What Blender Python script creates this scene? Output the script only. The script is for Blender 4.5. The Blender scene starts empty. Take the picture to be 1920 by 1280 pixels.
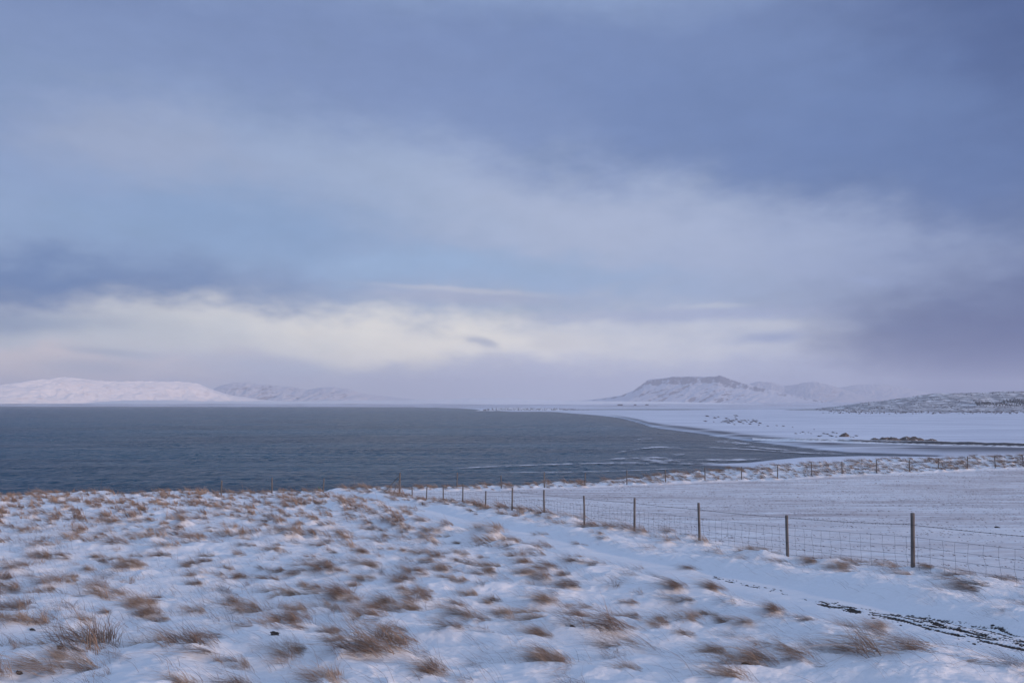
import bpy, math, random
import numpy as np
random.seed(7)
RNG = np.random.default_rng(11)
S = bpy.context.scene
C = S.collection
R = math.radians

# ------------------------------------------------------------------ camera
F = 1493.0                                   # focal length in pixels of a 1920 px wide frame
PITCH = math.atan(117.0 / F)
CAMZ = 20.0
cam_d = bpy.data.cameras.new('camera')
cam_d.sensor_width = 36.0
cam_d.lens = F / 1920.0 * 36.0
cam_d.clip_start = 0.1
cam_d.clip_end = 60000
cam = bpy.data.objects.new('camera', cam_d)
C.objects.link(cam)
cam.location = (0, 0, CAMZ)
cam.rotation_euler = (math.pi / 2 + PITCH, 0, 0)
S.camera = cam
S.cycles.use_denoising = True
S.cycles.volume_bounces = 1
S.cycles.max_bounces = 6
S.cycles.transparent_max_bounces = 12

S.view_settings.view_transform = 'Standard'
S.view_settings.look = 'None'
S.view_settings.gamma = 1.0
S.view_settings.use_curve_mapping = False
EXPO = 0.5
S.view_settings.exposure = EXPO

SUN_EL, SUN_AZ = R(9), R(118)               # azimuth clockwise from +Y
SUN_STRENGTH = 2.2
HAZE_DENSITY = 7.8e-5


def ray(u, v):
    a, b = (u - 960.0) / F, (640.0 - v) / F
    d = np.array([a, math.cos(PITCH) - b * math.sin(PITCH), math.sin(PITCH) + b * math.cos(PITCH)])
    return d / np.linalg.norm(d)


def lin(r, g, b, e=0.0):
    f = lambda c: (c / 12.92 if c <= 0.04045 else ((c + 0.055) / 1.055) ** 2.4)
    k = 2.0 ** (-e)
    return tuple(f(c / 255.0) * k for c in (r, g, b)) + (1.0,)


class NT:
    """small helper for node trees"""
    def __init__(s, tree):
        s.t = tree; s.n = tree.nodes; s.l = tree.links

    def put(s, sock, val):
        if hasattr(val, 'is_output'):
            s.l.new(val, sock)
        elif val is not None:
            sock.default_value = val

    def math(s, op, a, b=None, c=None, clamp=False):
        n = s.n.new('ShaderNodeMath'); n.operation = op; n.use_clamp = clamp
        for i, v in enumerate((a, b, c)):
            if v is not None:
                s.put(n.inputs[i], v)
        return n.outputs[0]

    def mix(s, fac, a, b, blend='MIX'):
        n = s.n.new('ShaderNodeMix'); n.data_type = 'RGBA'; n.blend_type = blend
        s.put(n.inputs[0], fac); s.put(n.inputs[6], a); s.put(n.inputs[7], b)
        return n.outputs[2]

    def comb(s, x, y, z=0.0):
        n = s.n.new('ShaderNodeCombineXYZ')
        for i, v in enumerate((x, y, z)):
            s.put(n.inputs[i], v)
        return n.outputs[0]

    def sep(s, v):
        n = s.n.new('ShaderNodeSeparateXYZ'); s.put(n.inputs[0], v)
        return n.outputs

    def noise(s, vec, scale, detail=4.0, rough=0.55, dist=0.0):
        n = s.n.new('ShaderNodeTexNoise'); n.inputs['Scale'].default_value = scale
        n.inputs['Detail'].default_value = detail; n.inputs['Roughness'].default_value = rough
        n.inputs['Distortion'].default_value = dist
        if vec is not None:
            s.put(n.inputs['Vector'], vec)
        return n

    def ramp(s, fac, stops, interp='LINEAR'):
        n = s.n.new('ShaderNodeValToRGB'); cr = n.color_ramp; cr.interpolation = interp
        while len(cr.elements) < len(stops):
            cr.elements.new(0.5)
        for e, (p, c) in zip(cr.elements, stops):
            e.position = p
            e.color = c if len(c) == 4 else tuple(c) + (1.0,)
        s.put(n.inputs[0], fac)
        return n.outputs[0]

    def maprange(s, v, a, b, c=0.0, d=1.0, smooth=True):
        n = s.n.new('ShaderNodeMapRange'); n.interpolation_type = 'SMOOTHSTEP' if smooth else 'LINEAR'
        for i, x in enumerate((v, a, b, c, d)):
            s.put(n.inputs[i], x)
        return n.outputs[0]

    def mapping(s, vec, scale=(1, 1, 1), rot=(0, 0, 0)):
        n = s.n.new('ShaderNodeMapping'); s.put(n.inputs['Vector'], vec)
        n.inputs['Scale'].default_value = scale; n.inputs['Rotation'].default_value = rot
        return n.outputs[0]

    def attr(s, name):
        n = s.n.new('ShaderNodeAttribute'); n.attribute_name = name
        return n.outputs['Fac']


# ------------------------------------------------------------------ world: daylight sky under broken snow cloud
world = bpy.data.worlds.new('World'); S.world = world
world.use_nodes = True
wt = NT(world.node_tree)
wt.n.clear()
w_out = wt.n.new('ShaderNodeOutputWorld')
w_bg = wt.n.new('ShaderNodeBackground')
sky = wt.n.new('ShaderNodeTexSky'); sky.sky_type = 'NISHITA'; sky.sun_disc = False
sky.sun_elevation = SUN_EL; sky.sun_rotation = SUN_AZ
sky.air_density = 1.2; sky.dust_density = 0.6; sky.ozone_density = 2.0
SKY_STRENGTH = 0.1
tc = wt.n.new('ShaderNodeTexCoord')
dx, dy, dz = wt.sep(tc.outputs['Generated'])
az = wt.math('ARCTAN2', dx, dy)
el = wt.math('ARCSINE', dz)
wl = wt.noise(wt.comb(wt.math('MULTIPLY', az, 1.0), wt.math('MULTIPLY', el, 2.0), 3.1), 5.0, 4.0, 0.55)
wf = wt.noise(wt.comb(wt.math('MULTIPLY', az, 1.0), wt.math('MULTIPLY', el, 2.2), 9.7), 17.0, 7.0, 0.6)
la, lb, lc = wt.sep(wl.outputs['Color'])
fa, fb, fc = wt.sep(wf.outputs['Color'])


def warp(base, l, f, al, af):
    t = wt.math('MULTIPLY_ADD', wt.math('SUBTRACT', l, 0.5), al, base)
    return wt.math('MULTIPLY_ADD', wt.math('SUBTRACT', f, 0.5), af, t)


azw = warp(az, la, fa, 0.32, 0.11)
elw = warp(el, lb, fb, 0.085, 0.052)
azs = warp(az, la, fa, 0.10, 0.05)            # gentler warp for small, crisp clouds
els = warp(el, lb, fb, 0.012, 0.012)


def sky_col(r, g, b):
    return lin(r, g, b, EXPO + math.log2(SKY_STRENGTH))


cloud = wt.ramp(wt.maprange(elw, -0.2, 0.6, 0, 1, False), [
    (0.0, sky_col(168, 174, 204)),
    (0.24, sky_col(192, 196, 222)),
    (0.31, sky_col(188, 194, 218)),
    (0.385, sky_col(166, 178, 209)),
    (0.48, sky_col(148, 167, 206)),
    (0.62, sky_col(137, 155, 198)),
    (0.80, sky_col(122, 140, 185)),
    (1.0, sky_col(163, 182, 221)),
])
clear = sky.outputs[0]
# mostly overcast: thin veils let the clear sky through
cover = wt.maprange(wt.math('MULTIPLY_ADD', fc, 0.35, wt.math('MULTIPLY', lc, 0.65)), 0.30, 0.50, 0.86, 0.97)
col = wt.mix(cover, clear, cloud)


def bank(u, v, su, sv, c, op, rot=0.0, small=False, p=1.3):
    """one cloud bank: a soft, noise-torn ellipse of sky around a direction"""
    global col
    d = ray(u, v)
    a0, e0 = math.atan2(d[0], d[1]), math.asin(d[2])
    A, E = (azs, els) if small else (azw, elw)
    x = wt.math('SUBTRACT', A, a0); y = wt.math('SUBTRACT', E, e0)
    cr, sr = math.cos(rot), math.sin(rot)
    xr = wt.math('ADD', wt.math('MULTIPLY', x, cr * F / su), wt.math('MULTIPLY', y, -sr * F / su))
    yr = wt.math('ADD', wt.math('MULTIPLY', x, sr * F / sv), wt.math('MULTIPLY', y, cr * F / sv))
    r2 = wt.math('ADD', wt.math('MULTIPLY', xr, xr), wt.math('MULTIPLY', yr, yr))
    m = wt.math('EXPONENT', wt.math('MULTIPLY', wt.math('POWER', r2, p), -1.0))
    col = wt.mix(wt.math('MULTIPLY', m, op), col, sky_col(*c))


bank(2080, 260, 470, 620, (58, 82, 136), 0.85)
bank(1480, 250, 560, 150, (94, 120, 172), 0.78, R(14))
bank(960, 150, 700, 130, (124, 142, 188), 0.45, R(8))
bank(1120, 425, 560, 95, (177, 185, 213), 0.85, R(9))
bank(700, 350, 330, 90, (160, 176, 208), 0.5, R(12))
bank(290, 290, 210, 65, (163, 172, 201), 0.65, R(8))
bank(420, 430, 320, 70, (132, 161, 203), 0.6)
bank(60, 540, 430, 62, (92, 123, 175), 1.0, R(-2))
bank(850, 503, 290, 36, (152, 177, 215), 0.85, R(2))
bank(1180, 530, 200, 26, (150, 174, 212), 0.5)
bank(1650, 480, 250, 60, (160, 172, 208), 0.5, R(10))
bank(780, 636, 600, 54, (249, 240, 234), 1.0, R(1))
bank(200, 632, 330, 34, (204, 207, 218), 0.8, R(-2))
bank(1330, 620, 200, 34, (188, 192, 213), 0.5)
bank(900, 558, 200, 12, (171, 176, 204), 0.75, R(2), True)
bank(880, 545, 160, 5, (196, 196, 213), 0.65, R(3), True)
bank(1300, 590, 270, 13, (165, 173, 206), 0.8, R(0), True)
bank(1335, 574, 65, 5, (200, 202, 215), 0.5, R(-1), True)
bank(1420, 610, 70, 9, (203, 203, 215), 0.7, R(2), True)
bank(1430, 633, 70, 10, (150, 162, 200), 0.8, 0, True)
bank(1050, 642, 60, 20, (218, 213, 217), 0.7, 0, True)
bank(906, 641, 36, 8, (176, 181, 203), 0.8, R(14), True)
bank(1080, 705, 520, 40, (192, 194, 220), 0.8)
bank(420, 688, 210, 20, (172, 187, 218), 0.8, R(2), True)
bank(40, 700, 330, 34, (232, 215, 216), 0.8, R(-1))
bank(170, 690, 80, 14, (163, 176, 203), 0.55, 0, True)
bank(215, 662, 60, 7, (168, 179, 202), 0.6, R(3), True)
bank(40, 610, 140, 20, (126, 147, 185), 0.7, R(-4), True)
bank(1960, 690, 300, 120, (44, 66, 124), 0.95)
bank(1650, 525, 40, 8, (150, 164, 204), 0.5, R(6), True)
grain = wt.math('ADD', wt.math('MULTIPLY_ADD', wt.math('SUBTRACT', fc, 0.5), 0.16, 1.0), wt.math('MULTIPLY', wt.math('SUBTRACT', lc, 0.5), 0.12))
col = wt.mix(1.0, col, wt.comb(wt.math('MULTIPLY', grain, 0.97), wt.math('MULTIPLY', grain, 1.015), grain), 'MULTIPLY')
wt.put(w_bg.inputs['Color'], col)
w_bg.inputs['Strength'].default_value = SKY_STRENGTH
wt.l.new(w_bg.outputs[0], w_out.inputs['Surface'])

sun_d = bpy.data.lights.new('sun', 'SUN')
sun_d.energy = SUN_STRENGTH
sun_d.angle = R(11)
sun_d.color = (1.0, 0.70, 0.52)
sun = bpy.data.objects.new('sun', sun_d)
C.objects.link(sun)
sun.rotation_euler = (math.pi / 2 - SUN_EL, 0, math.pi - SUN_AZ)


# ------------------------------------------------------------------ numpy noise
def _hash(ix, iy, seed):
    h = (ix.astype(np.int64) * 374761393 + iy.astype(np.int64) * 668265263 + seed * 1442695041) & 0xFFFFFFFF
    h = ((h ^ (h >> 13)) * 1274126177) & 0xFFFFFFFF
    h = (h ^ (h >> 16)) & 0xFFFFFFFF
    return h.astype(np.float64) / 4294967295.0


def perlin(x, y, seed=0):
    ix = np.floor(x); iy = np.floor(y)
    fx, fy = x - ix, y - iy
    ux = fx * fx * fx * (fx * (fx * 6 - 15) + 10)
    uy = fy * fy * fy * (fy * (fy * 6 - 15) + 10)

    def g(ox, oy):
        a = _hash(ix + ox, iy + oy, seed) * 2 * np.pi
        return np.cos(a) * (fx - ox) + np.sin(a) * (fy - oy)
    a = g(0, 0) * (1 - ux) + g(1, 0) * ux
    b = g(0, 1) * (1 - ux) + g(1, 1) * ux
    return (a * (1 - uy) + b * uy) * 1.5


def fbm(x, y, octs=4, seed=0, gain=0.5):
    s = 0; a = 1.0; n = 0
    for i in range(octs):
        s = s + a * perlin(x * 2.03 ** i + 17.3 * i, y * 2.03 ** i - 9.1 * i, seed + i)
        n += a; a *= gain
    return s / n


def sstep(a, b, x):
    t = np.clip((x - a) / (b - a), 0, 1)
    return t * t * (3 - 2 * t)


# ------------------------------------------------------------------ object helpers
def link(name, me, mat=None, parent=None, smooth=False):
    o = bpy.data.objects.new(name, me)
    C.objects.link(o)
    if mat is not None and not me.materials:
        me.materials.append(mat)
    if parent is not None:
        o.parent = parent
    if smooth:
        me.polygons.foreach_set('use_smooth', np.ones(len(me.polygons), dtype=bool))
    return o


def tag(o, label=None, cat=None, group=None, kind=None):
    if label: o['label'] = label
    if cat: o['category'] = cat
    if group: o['group'] = group
    if kind: o['kind'] = kind
    return o


def empty(name, loc):
    o = bpy.data.objects.new(name, None)
    o.empty_display_size = 0.3
    o.location = loc
    C.objects.link(o)
    return o


def mesh_np(name, verts, faces, attrs=None):
    """verts (n,3), faces (m,3|4) int"""
    me = bpy.data.meshes.new(name)
    verts = np.asarray(verts, dtype=np.float32); faces = np.asarray(faces, dtype=np.int32)
    k = faces.shape[1]
    me.vertices.add(len(verts)); me.vertices.foreach_set('co', verts.ravel())
    me.loops.add(faces.size); me.loops.foreach_set('vertex_index', faces.ravel())
    me.polygons.add(len(faces))
    me.polygons.foreach_set('loop_start', np.arange(0, faces.size, k, dtype=np.int32))
    for nm, data in (attrs or {}).items():
        a = me.attributes.new(nm, 'FLOAT', 'POINT')
        a.data.foreach_set('value', np.asarray(data, dtype=np.float32).ravel())
    me.update(calc_edges=True)
    me.validate()
    return me


def grid_faces(nr, nc):
    i = np.arange(nr - 1)[:, None] * nc + np.arange(nc - 1)[None, :]
    return np.stack([i, i + 1, i + nc + 1, i + nc], axis=-1).reshape(-1, 4)


def tube(pts, radius, sides=5, cap=True):
    """tube along points with a radius per point -> verts, faces (lists)"""
    pts = np.asarray(pts, float); n = len(pts)
    rad = np.broadcast_to(np.asarray(radius, float), (n,))
    V = []; Fs = []
    for i in range(n):
        d = pts[min(i + 1, n - 1)] - pts[max(i - 1, 0)]
        d = d / (np.linalg.norm(d) + 1e-9)
        up = np.array([0, 0, 1.0]) if abs(d[2]) < 0.9 else np.array([1.0, 0, 0])
        a = np.cross(d, up); a /= np.linalg.norm(a); b = np.cross(d, a)
        for k in range(sides):
            t = 2 * math.pi * k / sides
            V.append(pts[i] + rad[i] * (math.cos(t) * a + math.sin(t) * b))
    for i in range(n - 1):
        for k in range(sides):
            k2 = (k + 1) % sides
            Fs.append((i * sides + k, i * sides + k2, (i + 1) * sides + k2, (i + 1) * sides + k))
    if cap:
        Fs.append(tuple(range(sides)))
        Fs.append(tuple((n - 1) * sides + k for k in range(sides)))
    return V, Fs


class MB:
    def __init__(s):
        s.v = []; s.f = []

    def add(s, V, Fs):
        o = len(s.v)
        s.v += [tuple(map(float, p)) for p in V]
        s.f += [tuple(i + o for i in f) for f in Fs]

    def build(s, name, mat, parent=None, smooth=False):
        me = bpy.data.meshes.new(name)
        me.from_pydata(s.v, [], s.f); me.update()
        import bmesh
        bm = bmesh.new(); bm.from_mesh(me); bmesh.ops.recalc_face_normals(bm, faces=bm.faces); bm.to_mesh(me); bm.free()
        return link(name, me, mat, parent, smooth)


# ------------------------------------------------------------------ materials
def new_mat(name):
    m = bpy.data.materials.new(name); m.use_nodes = True
    t = NT(m.node_tree)
    b = t.n['Principled BSDF']
    return m, t, b


def bump(t, b, h, strength, dist):
    n = t.n.new('ShaderNodeBump'); n.inputs['Strength'].default_value = strength
    n.inputs['Distance'].default_value = dist
    t.put(n.inputs['Height'], h); t.l.new(n.outputs[0], b.inputs['Normal'])


SNOW = (0.84, 0.86, 0.90, 1)


def mat_snow_ground():
    m, t, b = new_mat('wind packed snow')
    g = t.n.new('ShaderNodeTexCoord').outputs['Object']
    soil = t.noise(g, 9.0, 5, 0.6).outputs['Fac']
    soil_c = t.ramp(soil, [(0.3, (0.018, 0.015, 0.013)), (0.7, (0.06, 0.048, 0.04))])
    st = t.mapping(g, (0.10, 1.0, 1.0), (0, 0, R(14)))
    n1 = t.noise(st, 0.9, 6, 0.66).outputs['Fac']
    n2 = t.noise(t.mapping(g, (0.6, 2.2, 1.0), (0, 0, R(16))), 4.0, 5, 0.7).outputs['Fac']
    stub = t.attr('stubble')
    f = t.math('MULTIPLY', t.maprange(t.math('MULTIPLY_ADD', n2, 0.42, t.math('MULTIPLY', n1, 0.58)), 0.40, 0.55), stub)
    snow_v = t.mix(t.noise(g, 0.6, 5, 0.6).outputs['Fac'], (0.80, 0.825, 0.875, 1), (0.87, 0.885, 0.915, 1))
    c1 = t.mix(t.math('MULTIPLY', f, 0.95), snow_v, (0.42, 0.355, 0.36, 1))
    bare = t.math('SUBTRACT', t.attr('bare'), t.math('MULTIPLY', t.noise(g, 22.0, 4, 0.7).outputs['Fac'], 0.55))
    c2 = t.mix(t.maprange(bare, -0.02, 0.42), c1, soil_c)
    t.put(b.inputs['Base Color'], c2)
    b.inputs['Roughness'].default_value = 0.62
    b.inputs['Specular IOR Level'].default_value = 0.25
    fine = t.noise(t.mapping(g, (1.0, 3.2, 1.5), (0, 0, R(16))), 5.0, 6, 0.62).outputs['Fac']
    crust = t.noise(t.mapping(g, (1.0, 2.0, 1.5), (0, 0, R(16))), 26.0, 4, 0.65).outputs['Fac']
    bump(t, b, t.math('MULTIPLY_ADD', crust, 0.22, fine), 0.9, 0.035)
    return m


def mat_plain():
    m, t, b = new_mat('snow over sand')
    g = t.n.new('ShaderNodeTexCoord').outputs['Object']
    n = t.noise(t.mapping(g, (0.05, 0.22, 1)), 0.16, 6, 0.6).outputs['Fac']
    n2 = t.noise(t.mapping(g, (0.002, 0.011, 1)), 0.9, 6, 0.6).outputs['Fac']
    wet = t.attr('wet')
    sand = t.math('MULTIPLY', wet, t.maprange(n, 0.30, 0.5), clamp=True)
    far = t.math('MULTIPLY', t.attr('moor'), t.maprange(n2, 0.47, 0.62), clamp=True)
    c = t.mix(t.math('MULTIPLY', t.maprange(n, 0.35, 0.65), 0.65), (0.74, 0.78, 0.87, 1), (0.46, 0.50, 0.60, 1))
    c = t.mix(sand, c, (0.10, 0.10, 0.12, 1))
    c = t.mix(far, c, (0.17, 0.13, 0.15, 1))
    t.put(b.inputs['Base Color'], c)
    b.inputs['Roughness'].default_value = 0.6
    return m


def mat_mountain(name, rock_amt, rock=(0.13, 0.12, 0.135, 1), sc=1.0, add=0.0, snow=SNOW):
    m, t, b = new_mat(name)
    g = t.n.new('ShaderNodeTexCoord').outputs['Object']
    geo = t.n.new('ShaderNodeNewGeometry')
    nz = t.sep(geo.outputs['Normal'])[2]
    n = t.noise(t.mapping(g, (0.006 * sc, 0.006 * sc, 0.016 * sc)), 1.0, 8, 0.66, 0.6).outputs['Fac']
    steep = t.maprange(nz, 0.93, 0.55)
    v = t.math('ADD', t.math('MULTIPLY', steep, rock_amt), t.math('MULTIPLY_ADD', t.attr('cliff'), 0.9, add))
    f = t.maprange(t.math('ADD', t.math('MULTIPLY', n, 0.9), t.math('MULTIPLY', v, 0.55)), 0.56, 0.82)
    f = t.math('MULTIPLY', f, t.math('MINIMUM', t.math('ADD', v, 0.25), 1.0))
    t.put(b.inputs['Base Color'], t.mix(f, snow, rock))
    b.inputs['Roughness'].default_value = 0.75
    b.inputs['Specular IOR Level'].default_value = 0.1
    bump(t, b, n, 0.6, 25.0)
    return m


def mat_water():
    m, t, b = new_mat('cold sea water')
    g = t.n.new('ShaderNodeTexCoord').outputs['Object']
    big = t.noise(t.mapping(g, (0.0022, 0.012, 1)), 1.0, 5, 0.6, 0.4).outputs['Fac']
    mid = t.noise(t.mapping(g, (0.02, 0.07, 1), (0, 0, R(8))), 1.0, 5, 0.6).outputs['Fac']
    shallow = t.attr('shallow')
    c = t.mix(t.maprange(big, 0.35, 0.65), (0.003, 0.042, 0.092, 1), (0.008, 0.084, 0.156, 1))
    c = t.mix(t.math('MULTIPLY', shallow, 0.8), c, (0.062, 0.076, 0.098, 1))
    t.put(b.inputs['Base Color'], c)
    b.inputs['Specular IOR Level'].default_value = 0.09
    b.inputs['Specular Tint'].default_value = (0.55, 0.8, 1.0, 1)
    b.inputs['IOR'].default_value = 1.33
    rough = t.math('MULTIPLY_ADD', mid, 0.18, 0.16)
    t.put(b.inputs['Roughness'], rough)
    w1 = t.noise(t.mapping(g, (1.0, 0.45, 1), (0, 0, R(14))), 0.34, 4, 0.6).outputs['Fac']
    w2 = t.noise(t.mapping(g, (1.0, 0.5, 1), (0, 0, R(-10))), 1.5, 4, 0.65).outputs['Fac']
    w3 = t.noise(t.mapping(g, (0.35, 0.12, 1), (0, 0, R(6))), 0.2, 3, 0.5).outputs['Fac']
    chop = t.math('MULTIPLY_ADD', mid, 1.3, 0.35)
    h = t.math('MULTIPLY', t.math('ADD', t.math('ADD', t.math('MULTIPLY', w1, 1.0), t.math('MULTIPLY', w2, 0.30)),
                                  t.math('MULTIPLY', w3, 1.4)), chop)
    n = t.n.new('ShaderNodeBump'); n.inputs['Strength'].default_value = 1.0
    n.inputs['Distance'].default_value = 2.6
    t.put(n.inputs['Height'], h); t.l.new(n.outputs[0], b.inputs['Normal'])
    return m


def mat_foam():
    m, t, b = new_mat('slush and foam')
    g = t.n.new('ShaderNodeTexCoord').outputs['Object']
    n = t.noise(t.mapping(g, (0.10, 0.035, 1)), 2.0, 6, 0.65).outputs['Fac']
    b.inputs['Base Color'].default_value = (0.72, 0.75, 0.82, 1)
    b.inputs['Roughness'].default_value = 0.6
    a = t.math('MULTIPLY', t.maprange(n, 0.34, 0.64), t.math('MULTIPLY', t.attr('edge'), 0.85))
    t.put(b.inputs['Alpha'], a)
    return m


def mat_grass(name, stops):
    m, t, b = new_mat(name)
    oi = t.n.new('ShaderNodeObjectInfo')
    k = t.math('ADD', t.math('MULTIPLY', oi.outputs['Random'], 0.35), t.math('MULTIPLY', t.attr('shade'), 0.65))
    t.put(b.inputs['Base Color'], t.ramp(k, stops))
    b.inputs['Roughness'].default_value = 0.75
    b.inputs['Specular IOR Level'].default_value = 0.15
    return m


def mat_wood(name, a, bcol):
    m, t, b = new_mat(name)
    g = t.n.new('ShaderNodeTexCoord').outputs['Object']
    n = t.noise(t.mapping(g, (30, 30, 2.5)), 1.0, 6, 0.65, 0.4).outputs['Fac']
    n2 = t.noise(g, 3.0, 3, 0.6).outputs['Fac']
    t.put(b.inputs['Base Color'], t.ramp(t.math('MULTIPLY_ADD', n2, 0.4, t.math('MULTIPLY', n, 0.6)),
                                         [(0.35, a), (0.65, bcol)]))
    b.inputs['Roughness'].default_value = 0.85
    b.inputs['Specular IOR Level'].default_value = 0.15
    bump(t, b, n, 0.6, 0.01)
    return m


def mat_plain_col(name, c, rough=0.7, metal=0.0, var=0.3, sc=8.0):
    m, t, b = new_mat(name)
    g = t.n.new('ShaderNodeTexCoord').outputs['Object']
    n = t.noise(g, sc, 4, 0.6).outputs['Fac']
    d = tuple(x * (1 - var) for x in c[:3]) + (1,)
    e = tuple(min(1, x * (1 + var)) for x in c[:3]) + (1,)
    t.put(b.inputs['Base Color'], t.mix(n, d, e))
    b.inputs['Roughness'].default_value = rough
    b.inputs['Metallic'].default_value = metal
    return m


M_SNOW = mat_snow_ground()
M_PLAIN = mat_plain()
M_WATER = mat_water()
M_FOAM = mat_foam()
M_GRASS = mat_grass('dry bent grass', [(0.0, (0.10, 0.08, 0.073)), (0.3, (0.22, 0.15, 0.115)),
                                      (0.6, (0.37, 0.25, 0.175)), (1.0, (0.58, 0.46, 0.37))])
M_GRASSF = mat_grass('frosted dry grass', [(0.0, (0.10, 0.09, 0.095)), (0.5, (0.22, 0.17, 0.155)),
                                          (1.0, (0.46, 0.36, 0.31))])
M_STUB = mat_grass('frosted stubble', [(0.0, (0.26, 0.21, 0.205)), (0.5, (0.46, 0.40, 0.40)), (1.0, (0.64, 0.59, 0.60))])
M_POST = mat_wood('weathered fence wood', (0.075, 0.068, 0.066), (0.22, 0.20, 0.19))
M_WIRE = mat_plain_col('galvanised wire', (0.10, 0.11, 0.13, 1), 0.6, 0.3)
M_BARB = mat_plain_col('rusty barbed wire', (0.06, 0.05, 0.055, 1), 0.7, 0.2)
M_STONE = mat_plain_col('dark lava gravel', (0.042, 0.036, 0.034, 1), 0.85, 0.0, 0.5, 30)
M_SCRUB = mat_plain_col('bare scrub twigs', (0.085, 0.08, 0.09, 1), 0.85, 0.0, 0.3, 0.2)

# ------------------------------------------------------------------ shape of the near land
EDGE_PX = [(-700, 943), (-100, 941), (0, 940), (150, 938), (300, 933), (420, 929), (540, 927), (640, 921), (700, 916), (800, 914),
           (900, 911), (1000, 906), (1100, 901), (1200, 894), (1280, 885), (1350, 879), (1450, 872), (1640, 861),
           (1800, 855), (1920, 852), (2050, 849), (2700, 845)]
_et, _ey = [], []
for u, v in EDGE_PX:
    t = (u - 960) / F
    y = 60.0
    for _ in range(20):
        y = (7.05 - 0.008 * t * y) * F / (v + 1.5 - 757)
    _et.append(t); _ey.append(y)


def edge_y(t):
    return np.interp(t, _et, _ey)


def base_z(x, y):
    slope = -2.97 - 0.0742 * (y - 8.5)
    flat = -7.05 + 0.008 * np.clip(x, -60, 80)
    k = 3.5
    m = np.maximum(slope, flat)
    return CAMZ + m + np.log(np.exp((slope - m) * k) + np.exp((flat - m) * k)) / k


def G(u, v):
    d = ray(u, v)
    s = np.linspace(3, 400, 9000)
    p = d[None, :] * s[:, None]; p[:, 2] += CAMZ
    below = p[:, 2] < base_z(p[:, 0], p[:, 1])
    i = int(np.argmax(below))
    return p[i, 0], p[i, 1]


# near fence and far fence, plan positions of their posts
near_posts = [(8.3 - 1.383 * k, 16.8 + 3.54 * k) for k in range(-2, 13)]
FAR_A, FAR_B = (-0.0134, 0.0553), (1.0, 0.01884)
far_px = {-6: 421, -5: 515, -4: 610, -1: 858, 0: 940, 1: 1020, 2: 1095, 3: 1173, 4: 1245, 5: 1318, 6: 1386, 7: 1453, 8: 1516,
          9: 1573, 10: 1637, 11: 1698, 12: 1752, 13: 1806, 14: 1858, 15: 1910}
far_posts = []
for k in range(-6, 18):
    if k in (-3, -2):
        continue
    y = 65.0 * (1 + 0.01884 * k)
    t = (far_px[k] - 960) / F if k in far_px else (-0.0134 + 0.0553 * k) / (1 + 0.01884 * k)
    far_posts.append((t * y, y))
corner = ((752 - 960) / F * 61.5, 61.5)


def near_side(x, y):
    """signed distance to the near fence line, positive on the field side"""
    nx, ny = 3.54, 1.383
    L = math.hypot(nx, ny)
    return ((x - 8.3) * nx + (y - 16.8) * ny) / L


_ft = [-0.9, -0.36] + [p[0] / p[1] for p in far_posts[3:]] + [0.9]
_fy = [56.0, 58.0] + [p[1] for p in far_posts[3:]] + [92.0]


def far_fence_y(t):
    return np.interp(t, _ft, _fy)


TRACK_PX = [(560, 921), (640, 928), (740, 945), (880, 982), (1000, 1010), (1130, 1045), (1290, 1080), (1450, 1110),
            (1600, 1148), (1750, 1180), (1920, 1215), (2200, 1275)]
TRACK = np.array([G(*p) for p in TRACK_PX])


def poly_dist(x, y, P):
    """distance to a polyline and the position along it"""
    best = np.full(np.shape(x), 1e9); along = np.zeros(np.shape(x)); s0 = 0.0
    side = np.zeros(np.shape(x))
    for a, b in zip(P[:-1], P[1:]):
        dx, dy = b - a; L = math.hypot(dx, dy)
        t = np.clip(((x - a[0]) * dx + (y - a[1]) * dy) / (L * L), 0, 1)
        ex, ey = x - (a[0] + t * dx), y - (a[1] + t * dy)
        d = np.hypot(ex, ey)
        w = d < best
        best = np.where(w, d, best); along = np.where(w, s0 + t * L, along)
        side = np.where(w, (dx * ey - dy * ex) / L, side)
        s0 += L
    return best, along, side


PATCH = [  # bare gravel: pixel line, half width start/end (m), coverage
    ([(1535, 1133), (1600, 1146), (1680, 1160), (1760, 1178), (1850, 1198), (1960, 1222)], 0.12, 0.40, 0.78),
    ([(1690, 1152), (1780, 1166), (1860, 1180), (1905, 1192)], 0.20, 0.26, 0.55),
    ([(1335, 1083), (1380, 1095), (1460, 1110)], 0.12, 0.12, 0.45),
    ([(1460, 1112), (1535, 1131)], 0.06, 0.08, 0.28),
    ([(940, 1002), (1000, 1012), (1110, 1033)], 0.08, 0.12, 0.30),
]
PATCH = [(np.array([G(*p) for p in px]), a, b, c) for px, a, b, c in PATCH]

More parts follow.
